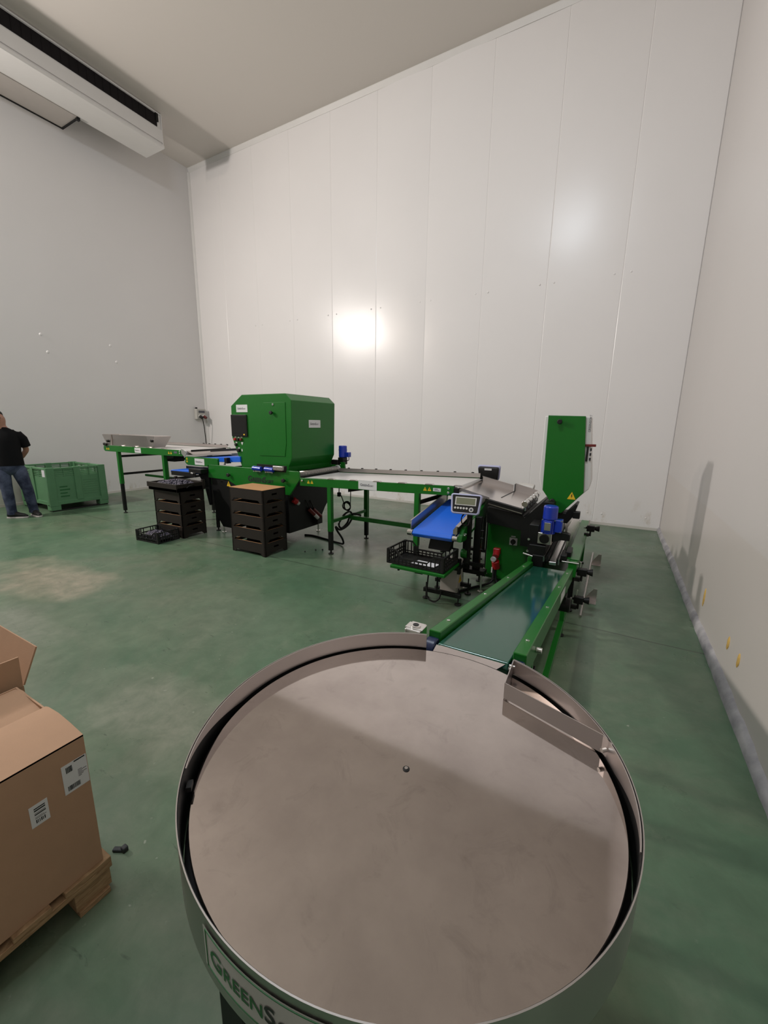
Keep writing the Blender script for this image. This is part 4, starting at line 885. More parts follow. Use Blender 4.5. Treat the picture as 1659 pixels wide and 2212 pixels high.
# facing -y / slightly to +x ; his left arm is on the +x side
pel = nd(P(0, 0, 0.97), (0.15, 0.11)); ab = nd(P(0.0, 0.0, 1.13), (0.145, 0.10), pel); ch = nd(P(0, 0.01, 1.33), (0.150, 0.10), ab)
nb = nd(P(0, 0.01, 1.49), (0.070, 0.055), ch); nk = nd(P(-0.015, -0.005, 1.59), (0.056, 0.058), nb)
h1 = nd(P(-0.03, -0.02, 1.66), (0.070, 0.080), nk); h2 = nd(P(-0.035, -0.015, 1.745), (0.078, 0.096), h1); h3 = nd(P(-0.04, -0.005, 1.81), (0.060, 0.075), h2)
nd(P(-0.032, -0.125, 1.70), (0.012, 0.014), h1)                       # nose
for s in (-1, 1):
    nd(P(-0.032+s*0.084, 0.0, 1.705), (0.012, 0.022), h1)               # ears
    sh = nd(P(s*0.185, 0.01, 1.445), 0.058, nb); el = nd(P(s*0.275, 0.08, 1.19), 0.046, sh)
    fa = nd(P(s*0.20, 0.17, 1.06), 0.038, el); wr_ = nd(P(s*0.11, 0.20, 0.98), 0.028, fa); pm = nd(P(s*0.055, 0.21, 0.94), (0.036, 0.018), wr_)
    for k in range(4):
        f1 = nd(P(s*(0.02-0.008*k)-s*0.03, 0.215+0.004*k, 0.935-0.022*(k-1.5)*0.9-0.02), 0.0095, pm)
        nd(P(s*(0.02-0.008*k)-s*0.055, 0.205, 0.915-0.020*(k-1.5)), 0.0085, f1)
    t1 = nd(P(s*0.06, 0.19, 0.975), 0.011, wr_); nd(P(s*0.03, 0.185, 0.985), 0.009, t1)
lx = {-1: [(-0.10, 0.0, 0.90), (-0.075, -0.03, 0.50), (-0.06, 0.01, 0.09), (0.02, -0.05, 0.035), (0.09, -0.08, 0.03)],
      1: [(0.11, 0.0, 0.90), (0.195, -0.02, 0.50), (0.235, 0.03, 0.09), (0.265, -0.07, 0.035), (0.285, -0.14, 0.03)]}
for s in (-1, 1):
    hp_, kn, an, ft_, to = lx[s]
    a = nd(P(hp_[0]*0.7, hp_[1], hp_[2]), 0.095, pel); b = nd(P(*kn), 0.058, a); c = nd(P(*an), 0.034, b); d = nd(P(*ft_), (0.026, 0.016), c); nd(P(*to), (0.022, 0.012), d)
body = skin_body(V, E, Rr, M['skin'], 'body', pe)
def ring(c, rx, ry, tilt=None, n=20):
    return [(c[0]+rx*math.cos(2*PI*k/n), c[1]+ry*math.sin(2*PI*k/n), c[2]) for k in range(n)]
def limb(mb, pts, n=16):
    """rings perpendicular to a bent limb: pts = [(point, radius)]"""
    rs = []
    for i, (p, r) in enumerate(pts):
        p = Vector(p); d = (Vector(pts[min(i+1, len(pts)-1)][0])-Vector(pts[max(i-1, 0)][0])).normalized()
        a = Vector((1, 0, 0)) if abs(d.x) < 0.8 else Vector((0, 1, 0)); s = d.cross(a).normalized(); u = d.cross(s)
        rs.append([p+(s*math.cos(2*PI*k/n)+u*math.sin(2*PI*k/n))*r for k in range(n)])
    return mb.loft(rs)
mb = MB().loft([ring(P(0.015, 0.0, 0.93), 0.200, 0.150), ring(P(0.01, 0.0, 1.02), 0.200, 0.150), ring(P(0.0, 0.0, 1.18), 0.200, 0.145), ring(P(0, 0.01, 1.34), 0.218, 0.145), ring(P(0, 0.01, 1.45), 0.222, 0.125), ring(P(0, 0.01, 1.505), 0.178, 0.102), ring(P(-0.005, 0.008, 1.545), 0.120, 0.090), ring(P(-0.010, 0.005, 1.572), 0.084, 0.080), ring(P(-0.011, 0.003, 1.580), 0.076, 0.074)])
for s in (-1, 1): limb(mb, [(P(s*0.08, 0.01, 1.465), 0.070), (P(s*0.13, 0.01, 1.462), 0.078), (P(s*0.185, 0.012, 1.447), 0.080), (P(s*0.235, 0.03, 1.38), 0.078), (P(s*0.272, 0.06, 1.25), 0.070)])
part('t_shirt', mb, M['tshirt'], pe, smooth=70)
mb = MB().loft([ring(P(0.01, 0.0, 0.765), 0.07, 0.07), ring(P(0.01, 0.0, 0.80), 0.135, 0.11), ring(P(0.01, 0.0, 0.87), 0.192, 0.14), ring(P(0.012, 0.0, 0.95), 0.194, 0.143), ring(P(0.01, 0.0, 1.0), 0.185, 0.132)])
for s in (-1, 1):
    hp_, kn, an, ft_, to = lx[s]; k0, k1, k2 = Vector(P(*hp_)), Vector(P(*kn)), Vector(P(*an))
    limb(mb, [(k0+Vector((0, 0, 0.02)), 0.088), (k0.lerp(k1, 0.12), 0.108), (k0.lerp(k1, 0.38), 0.104), (k0.lerp(k1, 0.75), 0.088), (k1, 0.080), (k1.lerp(k2, 0.3), 0.080), (k1.lerp(k2, 0.65), 0.072), (k1.lerp(k2, 0.9), 0.068), (k2+Vector((0, 0, -0.015)), 0.074)])
part('jeans', mb, M['jeans'], pe, smooth=70)
for s in (-1, 1):
    hp_, kn, an, ft_, to = lx[s]; A, T = Vector(P(*an)), Vector(P(*to)); d = (T-A); d.z = 0; d.normalize(); q = Vector((-d.y, d.x, 0))
    def srow(t, wd, z): c = A+d*t; return [(c+q*wd*math.cos(2*PI*k/12)+Vector((0, 0, 1))*(z*0.5+z*0.5*math.sin(2*PI*k/12))) for k in range(12)]
    def flat(pts): return [(p[0], p[1], p[2]-A.z+0.022) for p in pts]
    sh_ = part('shoe', MB().loft([flat(srow(-0.075, 0.028, 0.07)), flat(srow(-0.05, 0.042, 0.10)), flat(srow(0.03, 0.045, 0.11)), flat(srow(0.11, 0.048, 0.075)), flat(srow(0.18, 0.046, 0.055)), flat(srow(0.225, 0.025, 0.03))]), M['shoe'], pe, smooth=60)
    out = [(A+d*t+q*wd)[:2] for t, wd in ((-0.085, 0.025), (-0.06, 0.044), (0.03, 0.048), (0.12, 0.053), (0.19, 0.049), (0.235, 0.022), (0.235, -0.022), (0.19, -0.049), (0.12, -0.053), (0.03, -0.048), (-0.06, -0.044), (-0.085, -0.025))]
    part('sole', MB().prism(out, 'z', 0.0, 0.026, 0.004), M['sole'], sh_, 'white rubber sole')
part('hair', MB().loft([ring(P(-0.035, 0.045, 1.70), 0.076, 0.070), ring(P(-0.037, 0.030, 1.76), 0.083, 0.088), ring(P(-0.039, 0.010, 1.815), 0.075, 0.085), ring(P(-0.04, 0.0, 1.845), 0.055, 0.066), ring(P(-0.04, 0.0, 1.858), 0.015, 0.02)]), M['hair'], pe, smooth=70)
for s in (-1, 1): part('eye', MB().sphere(P(-0.034+s*0.031, -0.101, 1.735), 0.010, n=10), M['ink'], pe)
part('mouth', MB().sphere(P(-0.030, -0.098, 1.652), 0.022, (1, 0.3, 0.25), 12), M['red_dark'], pe)
pe.rotation_euler = (0, 0, math.radians(72))

# ---------------------------------------------------------------- crate filling belt and platform scale
fb = thing('filling_belt', 'short blue belt conveyor sloping down toward black crate on green platform', 'conveyor', (-1.42, 4.0, 0))
FB0, FB1 = 3.56, 4.52
def fz(y): return 0.705+0.158*(y-FB0)
part('belt', MB().prism([(FB0-0.02, fz(FB0)-0.004), (FB1, fz(FB1)), (FB1, fz(FB1)-0.07), (FB0-0.02, fz(FB0)-0.075), (FB0-0.045, fz(FB0)-0.04)], 'x', -1.64, -1.235, 0.006), M['blue_belt'], fb)
for x0, x1, sx in ((-1.675, -1.650, -1), (-1.215, -1.19, 1)):
    part('side_guard', MB().prism([(FB0+0.0, fz(FB0)-0.02), (FB0+0.0, fz(FB0)+0.045), (FB0+0.02, fz(FB0)+0.075), (FB1, fz(FB1)+0.075), (FB1, fz(FB1)-0.02)], 'x', x0, x0+0.004).prism([(FB0+0.0, fz(FB0)+0.072), (FB1, fz(FB1)+0.072), (FB1, fz(FB1)+0.076), (FB0+0.0, fz(FB0)+0.076)], 'x', x0 if sx > 0 else x0-0.01, x1+0.01 if sx > 0 else x0+0.004), M['sheet'], fb)
part('guard_end', MB().prism([(-1.235, fz(FB0)+0.0), (-1.195, fz(FB0)+0.0), (-1.195, fz(FB0)+0.07), (-1.215, fz(FB0)+0.07), (-1.235, fz(FB0)+0.04)], 'y', FB0-0.004, FB0), M['sheet'], fb)
part('side_frame', MB().prism([(FB0+0.02, fz(FB0)-0.01), (FB0+0.10, fz(FB0)+0.05), (FB1, fz(FB1)+0.055), (FB1, fz(FB1)-0.09), (FB0+0.12, fz(FB0)-0.085), (FB0-0.01, fz(FB0)-0.07)], 'x', -1.188, -1.15, 0.004), M['green'], fb)
part('side_frame', MB().prism([(FB0+0.05, fz(FB0)-0.01), (FB0+0.10, fz(FB0)+0.0), (FB1, fz(FB1)+0.0), (FB1, fz(FB1)-0.09), (FB0+0.05, fz(FB0)-0.07)], 'x', -1.70, -1.678, 0.004), M['green'], fb)
part('roller', MB().cyl((-1.70, FB0-0.012, fz(FB0)-0.04), (-1.645, FB0-0.012, fz(FB0)-0.04), 0.030, 18, bev=0.003).cyl((-1.235, FB0-0.012, fz(FB0)-0.04), (-1.185, FB0-0.012, fz(FB0)-0.04), 0.026, 18, bev=0.003), M['chrome'], fb)
for y in (FB0+0.07, FB0+0.10): part('frame_bolt', MB().cyl((-1.15, y, fz(y)-0.03), (-1.135, y, fz(y)-0.03), 0.011, 8), M['chrome'], fb)
lb = part('name_label', MB().prism([(3.80, fz(3.80)-0.065), (3.95, fz(3.95)-0.065), (3.95, fz(3.95)+0.03), (3.80, fz(3.80)+0.03)], 'x', -1.150, -1.1485), M['label'], fb)
mb = MB(); mb.text([(s, 0.019*k) for s, k in NAME_L], (-1.1485, 3.815, fz(3.82)-0.025), (0, 1, 0.158), ZF, lift=0.0008); part('lettering', mb, M['ink_grey'], lb)
part('motor_box', MB().box(-1.50, -1.30, 3.66, 3.78, 0.50, 0.62, 0.006).prism([(-1.50, 0.51), (-1.28, 0.51), (-1.25, 0.62), (-1.48, 0.62)], 'y', 3.60, 3.66, 0.004), M['black_metal'], fb)
for y, x in ((3.98, -1.225), (4.02, -1.125)):
    pt = part('stand_post', MB().box(x-0.036, x+0.036, y-0.03, y+0.03, 0.22, 0.80, 0.004), M['black_metal'], fb)
    for z in (0.36, 0.46, 0.58, 0.66): part('clamp_bolt', MB().cyl((x+0.03, y-0.02, z), (x+0.062, y-0.02, z), 0.009, 8), M['black_plastic'], pt)
part('stand_foot', MB().box(-1.30, -1.02, 3.95, 4.06, 0.20, 0.245, 0.004).box(-1.31, -1.02, 3.90, 3.94, 0.30, 0.34, 0.004), M['black_metal'], fb)
for x in (-1.26, -1.06): part('foot', MB().cyl((x, 4.0, 0), (x, 4.0, 0.012), 0.03, 18).cyl((x, 4.0, 0.01), (x, 4.0, 0.21), 0.012, 12), M['chrome'], fb)
part('rear_beam', MB().box(-1.40, -1.10, 4.24, 4.30, 0.09, 0.165, 0.004), M['beige_steel'], fb)

ps = thing('platform_scale', 'green topped platform scale on black foot bar with digital display', 'scale', (-1.45, 3.5, 0))
part('platform', MB().box(-1.765, -1.205, 3.30, 3.71, 0.352, 0.384, 0.006), M['green'], ps)
for x in (-1.70, -1.27):
    part('platform_screw', MB().cyl((x, 3.36, 0.352), (x, 3.36, 0.32), 0.012, 10), M['black_plastic'], ps)
part('load_beam', MB().box(-1.52, -1.44, 3.34, 3.72, 0.33, 0.352, 0.003).box(-1.30, -1.19, 3.66, 3.82, 0.31, 0.35, 0.003).box(-1.225, -1.195, 3.70, 3.74, 0.26, 0.42, 0.003), M['black_metal'], ps)
part('green_bracket', MB().cyl((-1.20, 3.74, 0.475), (-1.14, 3.74, 0.475), 0.045, 20, bev=0.004), M['green'], ps)
part('foot_bar', MB().box(-1.515, -1.13, 3.55, 3.59, 0.075, 0.115, 0.003), M['black_metal'], ps)
part('foot_bar', MB().box(-1.515, -1.13, 3.86, 3.90, 0.075, 0.115, 0.003), M['black_metal'], ps)
for x in (-1.49, -1.155):
    for y in (3.57, 3.88):
        part('foot', MB().cyl((x, y, 0), (x, y, 0.012), 0.033, 20, bev=0.002).cyl((x, y, 0.01), (x, y, 0.17), 0.007, 10), M['black_plastic'], ps)
cbx = part('control_cabinet', MB().box(-1.42, -1.235, 3.765, 3.93, 0.03, 0.36, 0.006), M['beige_steel'], ps)
part('cabinet_hinge', MB().box(-1.243, -1.232, 3.757, 3.768, 0.05, 0.09).box(-1.243, -1.232, 3.757, 3.768, 0.29, 0.33), M['sheet'], cbx)
warn_label(ps, (-1.2345, 3.80, 0.13), (0, 1, 0), ZF, 0.085)
part('scale_cable', MB().tube(smooth_pts([(-1.46, 3.56, 0.34), (-1.465, 3.54, 0.20), (-1.46, 3.52, 0.06), (-1.42, 3.50, 0.02), (-1.36, 3.50, 0.02), (-1.325, 3.52, 0.06), (-1.32, 3.54, 0.12)]), 0.008, 8).tube([(-1.38, 3.60, 0.34), (-1.39, 3.60, 0.12)], 0.008, 8), M['rubber'], ps)
# display on its post
def indicator(root, c, yaw, tilt, front=True):
    """terminal housing with rounded trapezoid front, screen and keys; local x right, z up, front toward -y"""
    m = Matrix.Translation(c) @ Matrix.Rotation(yaw, 4, 'Z') @ Matrix.Rotation(tilt, 4, 'X')
    o = [(-0.145, 0.075), (-0.13, 0.09), (0.13, 0.09), (0.145, 0.075), (0.13, -0.085), (0.112, -0.10), (-0.112, -0.10), (-0.13, -0.085)]
    i_ = [(-0.128, 0.070), (-0.12, 0.076), (0.12, 0.076), (0.128, 0.070), (0.114, -0.074), (0.104, -0.083), (-0.104, -0.083), (-0.114, -0.074)]
    hb = part('display_housing', MB().prism(o, 'y', -0.02, 0.025, 0.008, m), M['lilac_plastic'], root)
    part('back_shell', MB().prism([(u*0.9, v*0.88) for u, v in o], 'y', 0.02, 0.075, 0.012, m), M['black_plastic'], hb)
    part('back_sticker', MB().box(-0.045, 0.045, 0.0745, 0.0765, 0.045, 0.070, 0, m), M['label'], hb)
    part('key_panel', MB().prism(i_, 'y', -0.0225, -0.018, 0.001, m), M['black_plastic'], hb)
    sc = part('screen_frame', MB().box(-0.098, 0.098, -0.0245, -0.021, -0.018, 0.058, 0.001, m), M['white_plastic'], hb)
    part('lcd_screen', MB().box(-0.088, 0.088, -0.0255, -0.022, -0.010, 0.050, 0, m), M['lcd'], sc)
    for k in range(5): part('key', MB().prism([(-0.092+0.027*k+0.0105*math.cos(2*PI*j/12), -0.046+0.0105*math.sin(2*PI*j/12)) for j in range(12)], 'y', -0.0255, -0.021, 0.001, m), M['white_plastic'], hb)
    part('round_key', MB().prism([(0.058+0.021*math.cos(2*PI*j/20), -0.055+0.021*math.sin(2*PI*j/20)) for j in range(20)], 'y', -0.0255, -0.021, 0.001, m), M['white_plastic'], hb)
    part('arrow_ring', MB().prism([(0.058+0.012*math.cos(2*PI*j/20), -0.055+0.012*math.sin(2*PI*j/20)) for j in range(20)], 'y', -0.027, -0.0245, 0.0008, m), M['ink_grey'], hb)
    return hb
indicator(ps, (-1.145, 3.62, 0.995), 0.10, -0.28)
part('display_post', MB().box(-1.16, -1.115, 3.72, 3.76, 0.38, 0.96, 0.004), M['black_metal'], ps)
part('display_lead', MB().tube(smooth_pts([(-1.16, 3.66, 0.90), (-1.18, 3.62, 0.86), (-1.17, 3.62, 0.80), (-1.13, 3.66, 0.78), (-1.12, 3.70, 0.83)]), 0.006, 8), M['rubber'], ps)
vent_crate('vented_crate', 'black vented crate with dipped sides on the green scale platform', -1.515, 3.505, 0.3845, 0.59, 0.36, -0.03, 0.150, 0.075, 'black_plastic')
tag(MB().quad([(-1.60, 3.38, 0.3985), (-1.36, 3.36, 0.3985), (-1.33, 3.50, 0.402), (-1.56, 3.52, 0.400)], 0.0015).build('paper_sheet', M['paper'], loc=(-1.46, 3.44, 0.398)), 'white paper sheet lying in the black crate on scale', 'paper')

s2_ = thing('display_terminal', 'scale display seen from behind beyond the steel chute', 'display', (-1.33, 5.25, 0))
indicator(s2_, (-1.375, 5.25, 1.125), PI+0.05, -0.20)
part('display_post', MB().box(-1.40, -1.36, 5.20, 5.24, 0.10, 1.06, 0.004), M['black_metal'], s2_)
part('post_base', MB().box(-1.60, -1.16, 5.18, 5.26, 0.06, 0.10, 0.004), M['black_metal'], s2_)
for x in (-1.56, -1.20): part('foot', MB().cyl((x, 5.22, 0), (x, 5.22, 0.012), 0.033, 18).cyl((x, 5.22, 0.01), (x, 5.22, 0.07), 0.008, 10), M['black_plastic'], s2_)

# ---------------------------------------------------------------- packing machine
pm = thing('packing_machine', 'packing machine with tall green tower, steel chute and green switch cabinet', 'packing machine', (-0.6, 4.6, 0))
CX0, CX1, CY0, CY1 = -1.425, -0.74, 4.22, 5.08
def cz(x): return 1.012-0.19*(x-CX0)
ch_ = part('chute', MB().quad([(CX0, CY0+0.02, cz(CX0)), (CX1, CY0+0.02, cz(CX1)), (CX1, CY1, cz(CX1)), (CX0, CY1, cz(CX0))], 0.004), M['bright'], pm)
part('chute_guard', MB().prism([(CX0+0.02, cz(CX0+0.02)), (-1.02, cz(-1.02)), (-1.02, cz(-1.02)+0.07), (CX0+0.02, cz(CX0)+0.075)], 'y', CY1-0.004, CY1)
     .prism([(CX0+0.02, cz(CX0)+0.075), (-1.02, cz(-1.02)+0.07), (-1.02, cz(-1.02)+0.074), (CX0+0.02, cz(CX0)+0.079)], 'y', CY1-0.03, CY1), M['sheet'], pm)
part('chute_guard', MB().prism([(-1.0, cz(-1.0)), (CX1, cz(CX1)), (CX1, cz(CX1)+0.085), (-1.0, cz(-1.0)+0.10)], 'y', CY1-0.012, CY1-0.008), M['sheet'], pm)
part('chute_guard', MB().prism([(CX0, cz(CX0)-0.0), (-1.09, cz(-1.09)), (-1.09, cz(-1.09)+0.02), (CX0, cz(CX0)+0.035)], 'y', CY0+0.016, CY0+0.02), M['sheet'], pm)
part('chute_joint', MB().bar((-1.00, CY1-0.02, cz(-1.0)+0.004), (-1.02, CY0+0.25, cz(-1.02)+0.004), 0.012, 0.006).bar((-1.0, CY1-0.03, cz(-1.0)+0.0), (-1.0, CY1-0.03, cz(-1.0)+0.09), 0.008, 0.008, up=(1, 0, 0)), M['black_metal'], pm)
part('front_rail', MB().prism([(-1.09, cz(-1.09)-0.055), (CX1+0.01, cz(CX1)-0.055), (CX1+0.01, cz(CX1)+0.004), (-1.09, cz(-1.09)+0.006)], 'y', CY0-0.03, CY0+0.02, 0.003), M['black_metal'], pm)
part('rail_strip', MB().prism([(-1.085, cz(-1.085)-0.042), (CX1, cz(CX1)-0.042), (CX1, cz(CX1)-0.032), (-1.085, cz(-1.085)-0.032)], 'y', CY0-0.034, CY0-0.029), M['steel'], pm)
for k in range(5):
    y = CY0+0.12+k*0.17; fg = part('gate_finger', MB().box(-0.765, -0.715, y-0.06, y+0.06, cz(CX1)-0.04, cz(CX1)+0.07, 0.014).cyl((-0.735, y-0.07, cz(CX1)+0.045), (-0.735, y+0.05, cz(CX1)+0.045), 0.034, 14, bev=0.004), M['chrome'], pm)
    part('finger_pin', MB().cyl((-0.77, y-0.03, cz(CX1)+0.055), (-0.72, y-0.03, cz(CX1)+0.062), 0.009, 8).box(-0.775, -0.745, y+0.02, y+0.05, cz(CX1)+0.02, cz(CX1)+0.05, 0.003), M['black_plastic'], fg)
part('chute_body', MB().prism([(-1.10, 0.87), (CX1, 0.82), (-0.72, 0.80), (-0.56, 0.98), (-0.45, 0.98), (-0.45, 0.50), (-0.74, 0.50), (-0.74, 0.66), (-1.10, 0.70)], 'y', CY0+0.0, CY1, 0.004), M['black_metal'], pm)
part('chute_stop', MB().prism([(-0.735, 0.80), (-0.55, 0.99), (-0.53, 0.97), (-0.715, 0.78)], 'y', CY0+0.02, CY1, 0.003), M['black_metal'], pm)
cbn = part('switch_cabinet', MB().box(-1.115, -0.672, 4.352, 4.90, 0.045, 0.700, 0.008), M['green'], pm)
part('cabinet_edge', MB().box(-1.13, -1.112, 4.36, 4.9, 0.04, 0.705, 0.003), M['black_metal'], cbn)
for x, z in ((-1.095, 0.66), (-1.095, 0.09), (-0.695, 0.63), (-0.70, 0.66)): part('cabinet_screw', MB().cyl((x, 4.352, z), (x, 4.346, z), 0.009, 10), M['chrome'], cbn)
rs = part('rotary_switch', MB().box(-0.872, -0.79, 4.343, 4.353, 0.458, 0.540, 0.003), M['label'], cbn)
part('switch_knob', MB().cyl((-0.831, 4.344, 0.499), (-0.831, 4.318, 0.499), 0.026, 20, bev=0.004).box(-0.838, -0.824, 4.31, 4.33, 0.468, 0.530, 0.003), M['black_plastic'], rs)
part('switch_tag', MB().box(-0.858, -0.812, 4.349, 4.353, 0.547, 0.560), M['label'], cbn)
r1 = part('power_socket', MB().box(-1.03, -0.955, 4.30, 4.355, 0.335, 0.405, 0.010).cyl((-0.99, 4.31, 0.37), (-0.985, 4.25, 0.33), 0.036, 16, bev=0.004), M['red'], cbn)
part('socket_lid', MB().cyl((-1.005, 4.27, 0.300), (-1.005, 4.235, 0.300), 0.030, 18, bev=0.006), M['white_plastic'], r1)
r2 = part('power_plug', MB().cyl((-0.99, 4.28, 0.275), (-0.985, 4.31, 0.185), 0.042, 16, bev=0.006), M['red'], cbn)
part('plug_lead', MB().tube(smooth_pts([(-0.995, 4.29, 0.20), (-1.0, 4.27, 0.13), (-1.0, 4.25, 0.06), (-1.05, 4.20, 0.02), (-1.15, 4.05, 0.014), (-1.28, 3.80, 0.014), (-1.34, 3.76, 0.02)]), 0.013, 10).tube(smooth_pts([(-0.985, 4.30, 0.2), (-0.98, 4.28, 0.1), (-0.95, 4.26, 0.03)]), 0.013, 10), M['rubber'], r2)
part('lead_tag', MB().box(-1.025, -1.012, 4.26, 4.27, 0.14, 0.20), M['label'], r2)
fo = part('machine_foot', MB().cyl((-1.16, 4.30, 0), (-1.16, 4.30, 0.012), 0.035, 18).cyl((-1.16, 4.30, 0.01), (-1.16, 4.30, 0.14), 0.012, 12).box(-1.19, -1.12, 4.28, 4.36, 0.06, 0.10, 0.004), M['black_metal'], pm)
part('machine_foot', MB().cyl((-1.06, 4.85, 0), (-1.06, 4.85, 0.05), 0.03, 18), M['black_metal'], pm)
part('machine_foot', MB().cyl((-0.72, 4.42, 0), (-0.72, 4.42, 0.05), 0.03, 18), M['black_metal'], pm)
# tower
tw = part('tower_cover', MB().prism([(-0.598, 1.815), (-0.267, 1.807), (-0.212, 1.082), (-0.392, 0.862), (-0.425, 0.862), (-0.588, 1.08)][::1], 'y', 4.345, 4.372, 0.004), M['green'], pm)
part('tower_body', MB().prism([(-0.630, 1.808), (-0.222, 1.800), (-0.160, 1.19), (-0.172, 1.12), (-0.395, 0.875), (-0.425, 0.875), (-0.606, 1.09), (-0.632, 1.20)], 'y', 4.372, 4.62, 0.006), M['white_paint'], pm)
for x, z in ((-0.487, 1.754), (-0.482, 0.982)): part('cover_knob', MB().cyl((x, 4.345, z), (x, 4.32, z), 0.010, 12).cyl((x, 4.325, z), (x, 4.298, z), 0.024, 18, bev=0.006), M['black_plastic'], tw)
warn_label(pm, (-0.353, 4.3445, 1.010), XF, (0, 0, 1), 0.078)
hd = part('tower_handle', MB().box(-0.245, -0.155, 4.36, 4.41, 1.525, 1.548, 0.003), M['red_dark'], pm)
part('handle_bar', MB().box(-0.230, -0.214, 4.36, 4.374, 1.385, 1.53, 0.002), M['black_plastic'], hd)
for z in (1.485, 1.44, 1.395): part('indicator_slot', MB().box(-0.200, -0.186, 4.362, 4.374, z, z+0.026, 0.001), M['ink'], hd)
mb = MB(); mb.text([('GREENSORT', 0.020)], (-0.215, 4.3715, 1.66), (0.0, 0, 1), (-1, 0, 0)); part('lettering', mb, M['ink_grey'], pm)
part('tower_foot', MB().prism([(-0.47, 0.86), (-0.35, 0.86), (-0.27, 0.96), (-0.25, 0.955), (-0.285, 0.83), (-0.33, 0.76), (-0.47, 0.76)], 'y', 4.36, 4.60, 0.004), M['black_metal'], pm)
part('side_block', MB().box(-0.285, -0.222, 4.34, 4.42, 0.822, 0.888, 0.004), M['black_metal'], pm)
# motor with gear head
mt = part('drive_motor', MB().cyl((-0.452, 3.97, 0.735), (-0.452, 3.97, 0.865), 0.060, 28).cyl((-0.448, 3.97, 0.862), (-0.446, 3.97, 0.995), 0.064, 28, bev=0.014), M['blue_motor'], pm)
fn = MB()
for k in range(14):
    a = PI*2*k/14; fn.box(0.056, 0.066, -0.003, 0.003, 0.74, 0.86, 0, Matrix.Translation((-0.452, 3.97, 0)) @ Matrix.Rotation(a, 4, 'Z'))
part('cooling_fins', fn, M['blue_motor'], mt)
part('rating_plate', MB().box(-0.482, -0.428, 3.897, 3.905, 0.772, 0.845, 0.001), M['sheet'], mt)
part('plate_mount', MB().box(-0.492, -0.418, 3.904, 3.93, 0.755, 0.858, 0.002), M['blue_motor'], mt)
part('terminal_box', MB().box(-0.398, -0.335, 3.93, 4.02, 0.755, 0.872, 0.006), M['blue_motor'], mt)
for x, z in ((-0.505, 0.868), (-0.397, 0.868), (-0.342, 0.868), (-0.345, 0.765)): part('motor_screw', MB().cyl((x, 3.925, z), (x, 3.912, z), 0.006, 8), M['chrome'], mt)
ghd = part('gear_head', MB().box(-0.535, -0.412, 3.93, 4.02, 0.628, 0.738, 0.005), M['sheet'], pm)
part('gear_cover', MB().cyl((-0.475, 3.93, 0.683), (-0.475, 3.915, 0.683), 0.044, 22, bev=0.003), M['black_metal'], ghd)
part('motor_arm', MB().prism([(-0.412, 0.735), (-0.36, 0.76), (-0.285, 0.752), (-0.262, 0.742), (-0.262, 0.685), (-0.33, 0.685), (-0.41, 0.655)], 'y', 3.95, 4.02, 0.004), M['black_metal'], pm)
part('drive_column', MB().box(-0.62, -0.53, 3.95, 4.20, 0.10, 0.80, 0.006).box(-0.60, -0.45, 3.90, 4.3, 0.44, 0.62, 0.006), M['black_metal'], pm)
for p in ((-0.615, 3.945, 0.545), (-0.585, 3.945, 0.545), (-0.612, 3.945, 0.66)): part('column_bolt', MB().cyl(p, (p[0], p[1]-0.02, p[2]), 0.012, 8), M['chrome'], pm)
# packing lane
part('lane_frame', MB().box(-0.60, -0.56, 3.86, 5.75, 0.38, 0.50, 0.004).box(-0.245, -0.175, 3.86, 5.75, 0.38, 0.515, 0.004).box(-0.56, -0.24, 3.92, 5.7, 0.36, 0.40, 0.004), M['green'], pm)
part('top_plate', MB().box(-0.268, -0.165, 3.95, 5.80, 0.515, 0.522, 0.002), M['green'], pm)
part('slide_bed', MB().box(-0.405, -0.345, 3.84, 5.75, 0.47, 0.50, 0.003), M['bright'], pm)
part('guide_rail', MB().bar((-0.455, 3.86, 0.51), (-0.43, 4.9, 0.56), 0.012, 0.05).bar((-0.325, 3.84, 0.505), (-0.325, 5.75, 0.54), 0.010, 0.05), M['steel'], pm)
part('guide_rail', MB().bar((-0.425, 3.86, 0.515), (-0.418, 5.6, 0.55), 0.022, 0.05).bar((-0.338, 3.84, 0.51), (-0.338, 5.75, 0.54), 0.014, 0.045), M['black_metal'], pm)
part('steel_guard', MB().quad([(-0.31, 4.25, 0.53), (-0.275, 5.4, 0.55), (-0.30, 5.4, 0.68), (-0.335, 4.5, 0.68)], 0.004).quad([(-0.325, 4.45, 0.56), (-0.345, 5.5, 0.58), (-0.375, 5.5, 0.72), (-0.375, 4.6, 0.72)], 0.004), M['bright'], pm)
part('tie_rod', MB().cyl((-0.64, 3.86, 0.535), (-0.55, 3.84, 0.525), 0.008, 10).cyl((-0.30, 3.86, 0.515), (-0.16, 3.86, 0.515), 0.008, 10), M['chrome'], pm)
part('lane_block', MB().box(-0.56, -0.46, 3.88, 4.25, 0.42, 0.53, 0.006).box(-0.32, -0.27, 3.9, 4.1, 0.49, 0.56, 0.006).box(-0.29, -0.24, 4.0, 4.2, 0.50, 0.57, 0.006), M['black_metal'], pm)
